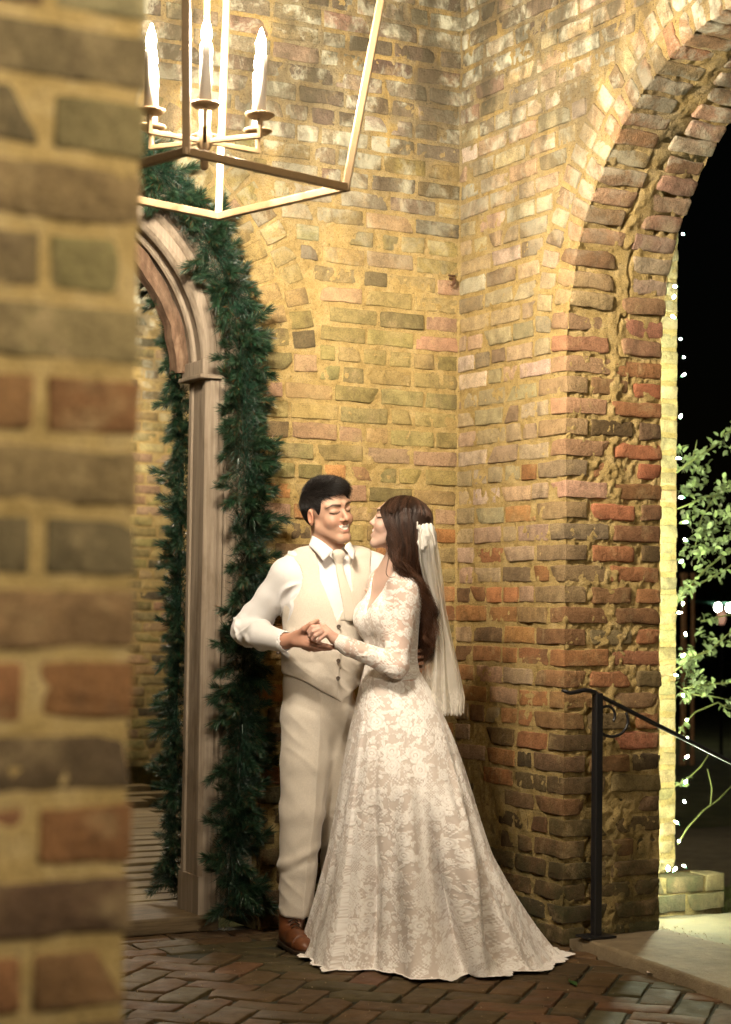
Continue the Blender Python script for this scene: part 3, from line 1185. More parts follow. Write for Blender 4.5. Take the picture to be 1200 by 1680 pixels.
def arc_mould(name, prof, mat, par, n=64, wob=0.0, a0=0.0, a1=math.pi):
    """outline in (radius, y) swept round the door arch"""
    k = len(prof)
    V, F = [], []
    for i in range(n + 1):
        a = a0 + (a1 - a0) * i / n
        for r, y in prof:
            rr = r + (wob * float(vnoise([[a * 9, r * 40, 1.3]])[0]) if wob else 0)
            V.append((rr * math.cos(a), y + (wob * float(vnoise([[a * 11, r * 30, 7.7]])[0]) if wob else 0), 2.05 + rr * math.sin(a)))
    for i in range(n):
        for j in range(k):
            j2 = (j + 1) % k
            F.append([i * k + j, i * k + j2, (i + 1) * k + j2, (i + 1) * k + j])
    F += [list(range(k))[::-1], [n * k + j for j in range(k)]]
    m = MB()
    m.add(V, F)
    return m.build(name, mat, par)


arc_mould('arch_trim', [(0.650, 0.16), (0.650, 0.125), (0.644, 0.118), (0.640, 0.105), (0.646, 0.092), (0.656, 0.088), (0.656, 0.030), (0.646, 0.024), (0.640, 0.010), (0.644, -0.006), (0.652, -0.022),
                        (0.664, -0.030), (0.690, -0.030), (0.698, -0.020), (0.706, -0.034), (0.716, -0.042), (0.726, -0.032), (0.740, -0.018), (0.748, -0.040), (0.760, -0.046), (0.760, 0.16)], FRAME, df)
arc_mould('arch_casing', [(0.763, 0.05), (0.763, -0.060), (0.851, -0.060), (0.851, 0.05)], FRAME, df)
arc_mould('rotten_strip', [(0.590, 0.21), (0.594, 0.15), (0.612, 0.135), (0.640, 0.140), (0.645, 0.21)], ROT, df, 110, 0.012)

# ------------------------------------------------------------------ pine garlands
NEED = NT('pine_needles')
nc = NEED.attr('col')
NEED.set(nc, 0.42, 0, 0.5)
RSG = np.random.RandomState(99)


def sprig_mesh(seed):
    rs = np.random.RandomState(seed)
    V, F, C = [], [], []
    Ls = rs.uniform(0.065, 0.105)
    bend = rs.uniform(-0.25, 0.25, 2)
    n = 0

    def stem(t):
        return np.array([bend[0] * Ls * t * t, bend[1] * Ls * t * t, Ls * t])
    base = np.array([0.010, 0.036, 0.019])
    for i in range(250):
        t = rs.uniform(0.02, 1.0) ** 0.8
        p = stem(t)
        a = rs.uniform(0, 2 * math.pi)
        sp = rs.uniform(0.55, 1.05) * (1.15 - 0.55 * t)
        d = np.array([math.cos(a) * math.sin(sp), math.sin(a) * math.sin(sp), math.cos(sp)])
        ln = rs.uniform(0.030, 0.054)
        sd = np.cross(d, rs.normal(size=3))
        sd /= np.linalg.norm(sd)
        w = rs.uniform(0.0008, 0.0013)
        tip = p + d * ln + np.array([0, 0, 0.004])
        mid = p + d * ln * 0.6
        V += [p - sd * w * 0.6, p + sd * w * 0.6, mid + sd * w, mid - sd * w, tip]
        F += [[n, n + 1, n + 2, n + 3], [n + 3, n + 2, n + 4]]
        q = rs.rand()
        c = base * rs.uniform(0.5, 1.8) * np.array((rs.uniform(0.8, 1.8), 1.0, rs.uniform(0.6, 1.1)))
        if q > 0.93:
            c = np.array([0.07, 0.12, 0.07]) * rs.uniform(0.6, 1.4)      # pale frosted needle
        elif q < 0.035:
            c = np.array([0.14, 0.06, 0.02])
        C += [c] * 5
        n += 5
    st = [stem(t) for t in np.linspace(0, 1, 5)]
    m = MB()
    m.tube(st, [0.0022, 0.002, 0.0018, 0.0015, 0.001], 4)
    sv = np.concatenate(m.v)
    F += [[i + n for i in f] for f in m.f]
    V = np.concatenate([np.array(V), sv])
    C = np.concatenate([np.array(C), np.tile((0.05, 0.035, 0.02), (len(sv), 1))])
    me = mesh_np('sprig', V, F, NEED.m, False)
    set_cols(me, C)
    return me


SPRIGS = [sprig_mesh(s) for s in range(200, 210)]
VINE = m_plain('garland_wire', (0.012, 0.02, 0.01), 0.7)


def garland(name, label, pts, rad, nspr, thick, outward, hidden=None):
    """pts: centre line; sprigs stand out in all directions round it, never far into the wall behind"""
    root = thing(name, label, 'garland', tuple(pts[0]))
    base = Vector(pts[0])
    P = [Vector(p) for p in pts]
    seg = [(P[i + 1] - P[i]).length for i in range(len(P) - 1)]
    tot = sum(seg)
    cum = np.concatenate([[0], np.cumsum(seg)])

    def pt(s):
        i = min(int(np.searchsorted(cum, s, 'right')) - 1, len(seg) - 1)
        f = (s - cum[i]) / seg[i]
        return P[i].lerp(P[i + 1], f), (P[i + 1] - P[i]).normalized()
    m = MB()
    m.tube([tuple(pt(tot * t)[0] - base) for t in np.linspace(0, 0.9999, 60)], 0.005, 6)
    m.build('vine', VINE, root, True)
    ow = Vector(outward).normalized()
    # short dense needles close to the wire, too many to count
    V, F, Cc, n = [], [], [], 0
    for i in range(int(tot * 9000)):
        c0, t = pt(tot * RSG.uniform(0, 0.9999))
        d = Vector(RSG.normal(size=3))
        d = (d - t * d.dot(t)).normalized()
        if d.dot(ow) < -0.5:
            continue
        r = rad(0) * RSG.uniform(0.0, 0.85)
        p = c0 - base + d * r + t * RSG.uniform(-0.02, 0.02)
        ax = (d * RSG.uniform(0.3, 1.0) + t * RSG.uniform(-1, 1)).normalized()
        sd = ax.cross(Vector(RSG.normal(size=3))).normalized() * RSG.uniform(0.001, 0.0016)
        e_ = p + ax * RSG.uniform(0.03, 0.05)
        V += [tuple(p - sd), tuple(p + sd), tuple(e_)]
        F.append([n, n + 1, n + 2])
        Cc += [np.array([0.009, 0.031, 0.017]) * RSG.uniform(0.4, 1.8)] * 3
        n += 3
    me = mesh_np('needles', np.array(V), np.array(F), NEED.m, False)
    set_cols(me, np.array(Cc))
    tag(new_obj('needles', me, root), kind='stuff')
    for i in range(nspr):
        s = tot * (i + RSG.uniform(0, 1)) / nspr * 0.9999
        c, t = pt(s)
        r = rad(s / tot)
        while True:
            d = Vector(RSG.normal(size=3))
            d = (d - t * d.dot(t))
            if d.length < 0.05:
                continue
            d.normalize()
            if d.dot(ow) > -0.45:
                break
        ax = (d + t * RSG.uniform(-0.75, 0.75) + Vector((0, 0, -0.15))).normalized()
        o = new_obj('sprig', SPRIGS[RSG.randint(len(SPRIGS))], root)
        q = ax.to_track_quat('Z', 'Y').to_matrix() @ Matrix.Rotation(RSG.uniform(0, 6.28), 3, 'Z')
        o.matrix_local = Matrix.Translation(c - base + d * r * RSG.uniform(0.1, 0.75)) @ q.to_4x4() @ Matrix.Scale(RSG.uniform(0.8, 1.2) * thick, 4)
    return root


gp = [(392, 1500), (382, 1440), (378, 1380), (390, 1300), (396, 1200), (398, 1120), (402, 1040), (404, 960), (408, 880), (408, 800), (402, 730), (396, 660),
      (402, 600), (392, 540), (382, 480), (362, 425), (330, 372), (296, 322), (262, 285), (236, 255)]
gpts = [on_y(x, y, 6.315) for x, y in gp]
lastp = gpts[-1]
a_end = math.atan2(lastp.z - DZ, lastp.x - DC)
for a in np.linspace(a_end + 0.12, math.pi * 0.62, 6):
    gpts.append(Vector((DC + 0.83 * math.cos(a), 6.315, DZ + 0.83 * math.sin(a))))
garland('pine_garland', 'thick dark green pine garland draped around the door arch beside the groom', gpts,
        lambda f: 0.072, 298, 0.86, (0.2, -1, 0))
gp2 = [(300, 1462), (285, 1440), (284, 1370), (290, 1290), (288, 1200), (292, 1100), (296, 1000), (296, 900), (300, 800), (300, 700), (292, 620), (282, 540), (270, 470), (256, 400)]
g2 = [on_y(x, y, 6.70) for x, y in gp2]
garland('pine_garland', 'thin dark pine garland showing on the doorway side of the post', g2, lambda f: 0.035, 150, 0.75, (-1, -0.3, 0))

# ------------------------------------------------------------------ iron handrail
IRON = m_plain('black_iron', (0.012, 0.012, 0.013), 0.38, 0.0, 0.5, 0.2, 80, 0.15)
hb = Vector((3.925, 5.470, 0.047))
hr = thing('handrail', 'black iron handrail with scroll, standing on the stone threshold', 'handrail', tuple(hb))


def rel(v):
    return tuple(Vector(v) - hb)


ptop = on_y(972, 1137, 5.47)
m = MB()
m.rbox((0, 0, (ptop.z - hb.z) / 2), (0.030, 0.030, ptop.z - hb.z), 0.003)
m.build('post', IRON, hr)
m = MB()
m.rbox((0.0, 0, 0.004), (0.12, 0.085, 0.008), 0.002)
m.build('base_plate', IRON, hr)
r1, r0 = on_y(1222, 1262, 5.47), on_y(967, 1133, 5.47)
tipp = on_y(924, 1133, 5.455)
m = MB()
path = [tipp, on_y(935, 1137, 5.458), on_y(946, 1135, 5.462), on_y(958, 1132, 5.467), r0, on_y(974, 1135, 5.47)] + [r0.lerp(r1, t) + Vector((0, 0, 0.0)) for t in np.linspace(0.06, 1.0, 12)]
m.tube([rel(p) for p in path], [0.011, 0.0145, 0.0145, 0.015, 0.015] + [0.015] * 13, 8, True, 0.55)
m.build('rail', IRON, hr, True)
m = MB()
sc = []
cx, cy = 1004, 1182
for t in np.linspace(0, 1, 48):
    a = -28 + t * 415
    rr = 26.5 - 16 * float(sstep(190, 390, a))
    sc.append(on_y(cx - 7 * float(sstep(190, 330, a)) + rr * math.cos(RAD(a)), cy - 3 * float(sstep(190, 330, a)) + rr * math.sin(RAD(a)), 5.47))
m.tube([rel(p) for p in sc], 0.0055, 6)
m.build('scroll', IRON, hr, True)
rp = r1 - Vector((0, 0, 0))
m = MB()
m.rbox((rp.x - hb.x, 0, (rp.z - 0.5) / 2 - hb.z + 0.0), (0.03, 0.03, rp.z + 0.5), 0.003)
m.build('post', IRON, hr)

# ------------------------------------------------------------------ string of lights on the buttress edge
WIRE = m_plain('green_wire', (0.04, 0.17, 0.11), 0.5)
SBULB = m_emit('string_bulb', STRING_COL, STRING_POWER)
DS = 7.93
wp = [(1118, 330), (1117, 384), (1110, 470), (1112, 540), (1114, 620), (1113, 700), (1113, 790), (1115, 880), (1115, 960), (1116, 1040), (1118, 1120), (1119, 1190),
      (1120, 1250), (1121, 1310), (1118, 1340), (1119, 1390), (1116, 1412), (1106, 1420), (1096, 1424)]
sw = [at(x, y, DS - 0.05) for x, y in wp]
sl = thing('string_lights', 'green wire string of small white lights hanging down the buttress edge', 'string lights', tuple(sw[-1]))
m = MB()
m.tube([tuple(p - sw[-1]) for p in sw], 0.0036, 5)
m.build('wire', WIRE, sl, True)
bm_ = MB()
bm_.lathe([(0.0015, -0.009), (0.0032, -0.006), (0.0038, 0.0), (0.0032, 0.006), (0.001, 0.010)], (0, 0, 0), 8)
sb_me = bm_.build('bulb', SBULB, sl, True).data
bpy.data.objects.remove(sl.children[-1], do_unlink=True)
soc = MB()
soc.lathe([(0.003, -0.018), (0.0036, -0.010), (0.0034, -0.007)], (0, 0, 0), 6)
so_me = soc.build('socket', WIRE, sl, True).data
bpy.data.objects.remove([c for c in sl.children if c.name.startswith('socket')][0], do_unlink=True)
SBP = [(1121, 384), (1108, 470), (1106, 487), (1105, 520), (1117, 556), (1122, 586), (1122, 615), (1117, 683), (1114, 752), (1118, 816), (1125, 857), (1125, 886), (1118, 921),
       (1121, 990), (1115, 1005), (1125, 1040), (1121, 1075), (1110, 1108), (1121, 1141), (1127, 1181), (1128, 1211), (1127, 1242), (1125, 1283), (1123, 1315), (1110, 1349),
       (1114, 1380), (1123, 1421), (1108, 1426), (1097, 1427)]
for i, (x, y) in enumerate(SBP):
    p = at(x, y, DS - 0.065 - 0.02 * (i % 3))
    b = new_obj('bulb', sb_me, sl)
    b.location = p - sw[-1]
    b.rotation_euler = (random.uniform(0.6, 1.8), random.uniform(-0.8, 0.8), random.uniform(0, 6.28))
    s_ = new_obj('socket', so_me, b)

# ------------------------------------------------------------------ rose bush outside
LEAF = NT('rose_leaf')
LEAF.set(LEAF.attr('col'), 0.5, 0, 0.4)
LEAF.b.inputs['Transmission Weight'].default_value = 0.0
TWIG = m_plain('green_twig', (0.26, 0.30, 0.10), 0.6, 0, 0.3, 0.2)
rsb = np.random.RandomState(5)


def leaf_mesh(seed):
    rs = np.random.RandomState(seed)
    Ln, Wd = 0.045, 0.013
    V, F = [], []
    for i, t in enumerate(np.linspace(0, 1, 6)):
        w = Wd * math.sin(math.pi * (0.06 + 0.9 * t)) ** 0.8
        z = -0.012 * t * t
        V += [(-w, Ln * t, z + w * 0.35), (0, Ln * t, z), (w, Ln * t, z + w * 0.35)]
    for i in range(5):
        F += [[i * 3, i * 3 + 1, i * 3 + 4, i * 3 + 3], [i * 3 + 1, i * 3 + 2, i * 3 + 5, i * 3 + 4]]
    me = mesh_np('leaf', np.array(V), F, LEAF.m)
    set_cols(me, np.array((0.20, 0.27, 0.09)) * rs.uniform(0.6, 1.4) + rs.uniform(0, 0.06))
    return me


LEAFM = [leaf_mesh(s) for s in range(8)]
LV = []


def put_leaves(par, base, pos, d, n, sc):
    """a spray of leaflets at pos"""
    for k in range(n):
        a = rsb.uniform(0, 6.28)
        ax = (Vector(d) * 0.5 + Vector(rsb.normal(size=3)) * 0.8 + Vector((0, 0, -0.25))).normalized()
        o = new_obj('leaf', LEAFM[rsb.randint(8)], par)
        q = ax.to_track_quat('Y', 'Z').to_matrix() @ Matrix.Rotation(rsb.uniform(-1.5, 1.5), 3, 'Y')
        o.matrix_local = Matrix.Translation(Vector(pos) - base + Vector(rsb.normal(size=3)) * 0.012) @ q.to_4x4() @ Matrix.Scale(sc * rsb.uniform(0.7, 1.3), 4)


bb = at(1150, 1450, 8.6)
bb.z = -0.5
bush = thing('rose_bush', 'tall thorny rose bush with pale leaves, lit by the string lights', 'bush', tuple(bb))
# canes: photo sight lines with a depth for each
CANES = [
    ([(1240, 1000, 8.7), (1200, 1040, 8.6), (1160, 1075, 8.4), (1118, 1078, 8.2)], 0.004, 5),
    ([(1230, 880, 8.9), (1195, 905, 8.7), (1160, 930, 8.5), (1125, 965, 8.3), (1112, 985, 8.2)], 0.0055, 7),
    ([(1235, 900, 8.8), (1190, 935, 8.6), (1150, 952, 8.45), (1120, 968, 8.3)], 0.005, 6),
    ([(1112, 835, 8.25), (1140, 825, 8.35), (1160, 817, 8.45), (1182, 812, 8.5)], 0.004, 3),
    ([(1110, 775, 8.25), (1135, 755, 8.35), (1165, 735, 8.5), (1188, 722, 8.6)], 0.0055, 5),
    ([(1135, 756, 8.4), (1140, 738, 8.4), (1144, 722, 8.45)], 0.003, 3),
    ([(1110, 735, 8.3), (1130, 730, 8.4)], 0.003, 2),
    ([(1240, 690, 9.0), (1215, 702, 8.9), (1190, 712, 8.8)], 0.004, 5),
    ([(1110, 1210, 8.25), (1120, 1190, 8.3), (1140, 1168, 8.4), (1175, 1152, 8.5), (1200, 1158, 8.6), (1230, 1140, 8.7)], 0.005, 3),
    ([(1108, 1100, 8.2), (1130, 1082, 8.3), (1165, 1062, 8.45), (1205, 1046, 8.6)], 0.0045, 5),
    ([(1122, 1130, 8.2), (1150, 1122, 8.35), (1200, 1118, 8.5), (1235, 1116, 8.6)], 0.0045, 6),
    ([(1120, 1138, 8.2), (1165, 1140, 8.4), (1205, 1150, 8.5)], 0.004, 5),
    ([(1106, 1290, 8.25), (1125, 1280, 8.3), (1148, 1258, 8.4), (1165, 1235, 8.5)], 0.0045, 1),
    ([(1112, 1385, 8.25), (1130, 1360, 8.3), (1155, 1330, 8.45), (1180, 1312, 8.6), (1215, 1275, 8.8)], 0.005, 0),
    ([(1166, 1322, 8.5), (1165, 1295, 8.5), (1161, 1262, 8.5)], 0.0035, 0),
    ([(1150, 1020, 8.6), (1175, 1010, 8.6), (1215, 1005, 8.7)], 0.004, 3),
    ([(1215, 780, 9.0), (1180, 800, 8.8), (1150, 850, 8.7), (1140, 900, 8.6)], 0.004, 9),
    ([(1225, 840, 9.0), (1180, 860, 8.9), (1135, 880, 8.7)], 0.004, 9),
]
m = MB()
main = [(1240, 1440, 9.2), (1235, 1250, 9.2), (1232, 1050, 9.1), (1232, 850, 9.05), (1236, 660, 9.0)]
m.tube([tuple(at(*p) - bb) for p in main] , [0.014, 0.012, 0.010, 0.008, 0.005], 6)
m.tube([tuple(Vector((0.45, 0.35, 0))), tuple(at(1240, 1440, 9.2) - bb)], 0.014, 6)
m.build('cane', TWIG, bush, True)
for pts, r, nl in CANES:
    P = [at(*p) for p in pts]
    for i in range(1, len(P) - 1):
        P[i] += Vector(rsb.normal(size=3)) * 0.006
    m = MB()
    m.tube([tuple(p - bb) for p in P], [r * (1 - 0.35 * i / len(P)) for i in range(len(P))], 5)
    m.build('cane', TWIG, bush, True)
    for k in range(nl):
        t = rsb.uniform(0.0, 1.0) * (len(P) - 1)
        i = min(int(t), len(P) - 2)
        p = P[i].lerp(P[i + 1], t - i)
        put_leaves(bush, bb, p, (P[i + 1] - P[i]).normalized(), rsb.randint(4, 8), 0.72)
LEAVES = [(1130, 760, 4), (1145, 790, 6), (1125, 800, 5), (1155, 770, 5), (1135, 850, 6), (1150, 880, 6), (1170, 870, 5), (1175, 905, 6), (1160, 895, 5), (1145, 915, 6), (1185, 850, 5), (1195, 880, 5),
          (1125, 905, 4), (1165, 945, 3), (1190, 800, 4), (1185, 840, 4), (1130, 1078, 4), (1135, 1105, 4), (1140, 1125, 5), (1128, 1135, 4), (1150, 1130, 4), (1118, 1105, 3), (1155, 1045, 3), (1200, 740, 4)]
for x, y, n in LEAVES:
    for k in range(5):
        put_leaves(bush, bb, at(x + rsb.uniform(-12, 12), y + rsb.uniform(-12, 12), rsb.uniform(8.3, 8.9)), (0, 0, 1), n, 0.68)
# ------------------------------------------------------------------ far garden
HEDGE = NT('far_hedge')
HEDGE.set((0.018, 0.028, 0.010), 0.95)
m = MB()
rsh = np.random.RandomState(8)
far = thing('hedge', 'dark clipped hedge beyond the garden path, almost lost in the night', 'hedge', (16, 26, -0.5))
V, F, n = [], [], 0
for i in range(2600):
    p = np.array((rsh.uniform(-10, 10), rsh.uniform(-1.2, 1.2), 0.0))
    p[2] = rsh.uniform(0, 2.2 + 0.5 * vnoise([[p[0] * 0.8, 0, 0]])[0])
    d = rsh.normal(size=(3, 3)) * 0.13
    V += list(p + d)
    F.append([n, n + 1, n + 2])
    n += 3
new_obj('foliage', mesh_np('foliage', np.array(V), F, HEDGE.m, False), far)['kind'] = 'stuff'
FARB = m_emit('festoon_bulb', (1.0, 0.93, 0.75), 120.0)
WARMB = m_emit('porch_lamp_glass', (1.0, 0.5, 0.3), 0.35)
fb = at(1190, 980, 24)
fest = thing('festoon_lights', 'two round garden lights glowing far behind the rose bush', 'string lights', tuple(fb))
m = MB()
m.tube([tuple(at(1120, 985, 24) - fb), tuple(at(1178, 990, 24) - fb), tuple(at(1250, 986, 24) - fb)], 0.008, 5)
m.build('wire', WIRE, fest, True)
for x, y in ((1178, 996), (1197, 997)):
    m = MB()
    m.lathe([(0.01, -0.05), (0.035, -0.03), (0.042, 0.0), (0.03, 0.03), (0.012, 0.05)], tuple(at(x, y, 24) - fb), 12)
    m.build('bulb', FARB, fest, True)
POSTM = m_wood('porch_post_wood', (0.3, 0.16, 0.07), (0.4, 0.22, 0.10), (0.5, 0.3, 0.15), (1, 1, 0.05), 30)
for nme, x, w, lab in (('wooden_post', 1122, 0.05, 'orange lit wooden post far away beside the string of lights'), ('wooden_post', 1137, 0.035, 'thinner orange wooden post far away among the rose canes')):
    p = at(x, 1030, 21)
    m = MB()
    m.rbox((0, 0, 1.05), (w, w, 2.1), 0.01)
    m.rbox((0, 0, 2.13), (w * 1.35, w * 1.35, 0.06), 0.01)
    m.rbox((0, 0, 0.06), (w * 1.3, w * 1.3, 0.12), 0.01)
    o = m.build(nme, POSTM)
    o.location = (p.x, p.y, -0.5)
    tag(o, lab, 'post', kind='thing')
lp = at(1184, 1012, 22)
lam = thing('garden_lamp', 'small pinkish garden lamp glowing far beyond the rose bush', 'lamp', (lp.x, lp.y, -0.5))
m = MB()
m.lathe([(0.02, 0.0), (0.02, lp.z + 0.42)], (0, 0, 0), 8)
m.build('pole', IRON, lam)
m = MB()
m.lathe([(0.03, -0.09), (0.05, -0.03), (0.045, 0.05), (0.01, 0.09)], (0, 0, lp.z + 0.5), 12)
m.build('glass', WARMB, lam, True)

# grass round the landing, lit by the string lights
V, F, Cg, n = [], [], [], 0
for i in range(9000):
    p = Vector((rsh.uniform(5.0, 9.0), rsh.uniform(6.9, 9.1), -0.5))
    h_ = rsh.uniform(0.03, 0.09)
    a = rsh.uniform(0, 6.28)
    q = Vector((math.cos(a), math.sin(a), 0))
    V += [tuple(p - q * 0.004), tuple(p + q * 0.004), tuple(p + Vector((rsh.uniform(-0.03, 0.03), rsh.uniform(-0.03, 0.03), h_)))]
    F.append([n, n + 1, n + 2])
    Cg += [np.array((0.11, 0.15, 0.04)) * rsh.uniform(0.5, 1.4)] * 3
    n += 3
me = mesh_np('grass', np.array(V), np.array(F), LEAF.m, False)
set_cols(me, np.array(Cg))
tag(new_obj('grass', me), 'short rough grass in the dark beside the garden path', 'grass', kind='stuff')

# ------------------------------------------------------------------ small things
RUSTM = m_plain('rusty_iron', (0.10, 0.05, 0.025), 0.8, 0.2, 0.3, 0.4, 120, 0.4)
hk = on_y(740, 462, YW - 0.004)
m = MB()
m.tube([(0.0, 0.02, 0.012), (-0.002, -0.02, 0.012), (0.0, -0.03, 0.006), (-0.006, -0.034, -0.012), (-0.013, -0.03, -0.022), (-0.016, -0.022, -0.018)], [0.005, 0.005, 0.006, 0.0065, 0.005, 0.003], 7)
m.rbox((0.002, -0.004, 0.024), (0.03, 0.008, 0.006), 0.001)
o = m.build('wall_hook', RUSTM, None, True)
o.location = hk
tag(o, 'small rusty iron hook in the wall near the corner', 'hook', kind='thing')
ca = [at(x, y, 13.6) for x, y in ((272, 420), (264, 600), (259, 800), (257, 1000), (256, 1215))]
m = MB()
m.tube([tuple(p - ca[-1]) for p in ca], 0.009, 6)
o = m.build('cable', m_plain('dark_cable', (0.02, 0.03, 0.02), 0.6), None, True)
o.location = ca[-1]
tag(o, 'dark cable hanging down the yellow far wall of the planked room', 'cable', kind='thing')
LITTER = m_plain('petal', (0.6, 0.5, 0.42), 0.7)
GREENL = m_plain('fallen_leaf', (0.03, 0.09, 0.02), 0.4)


def flat_leaf(name, px, py, ln, wd, rz, mat, label, cat):
    V, F = [], []
    for t in np.linspace(0, 1, 7):
        w = wd * math.sin(math.pi * (0.05 + 0.9 * t))
        V += [(-w, ln * (t - 0.5), 0.006 + 0.3 * w), (0, ln * (t - 0.5), 0.003 + 0.01 * t * t), (w, ln * (t - 0.5), 0.006 + 0.4 * w)]
    for i in range(6):
        F += [[i * 3, i * 3 + 1, i * 3 + 4, i * 3 + 3], [i * 3 + 1, i * 3 + 2, i * 3 + 5, i * 3 + 4]]
    o = new_obj(name, mesh_np(name, np.array(V), F, mat))
    o.location = on_z(px, py, 0.003)
    o.rotation_euler = (0, 0, rz)
    tag(o, label, cat, kind='thing')


flat_leaf('fallen_leaf', 940, 1616, 0.085, 0.011, RAD(62 - 90 + 10), GREENL, 'long green leaf lying on the brick floor by the threshold', 'leaf')
flat_leaf('petal', 1069, 1600, 0.035, 0.013, RAD(20), LITTER, 'pale pink petal lying on the brick floor beside the stone threshold', 'petal')
V, F, n = [], [], 0
for i in range(420):
    if i < 260:
        p = on_z(R0.uniform(180, 1250), R0.uniform(1500, 1690), 0.004)
    elif i < 340:
        p = on_z(R0.uniform(205, 385), R0.uniform(1512, 1530), 0.004)
    else:
        p = Vector((4.28 + R0.uniform(-0.05, 0.06), R0.uniform(4.9, 5.55), 0.05))
    r = R0.uniform(0.0015, 0.004)
    q = Matrix.Rotation(R0.uniform(0, 6), 3, 'Z') @ Matrix.Rotation(R0.uniform(0, 6), 3, 'X')
    for v in ((1, 0, 0), (-0.6, 0.8, 0), (-0.5, -0.9, 0.2), (0, 0, 1.1)):
        V.append(p + q @ Vector(v) * r)
    F += [[n, n + 1, n + 2], [n, n + 1, n + 3], [n + 1, n + 2, n + 3], [n + 2, n, n + 3]]
    n += 4
tag(new_obj('grit', mesh_np('grit', np.array([tuple(v) for v in V]), F, m_plain('grit', (0.28, 0.22, 0.13), 0.9, vary=0.5, sc=200), False)), 'tiny pale crumbs of mortar and grit scattered over the brick floor', 'grit', kind='stuff')

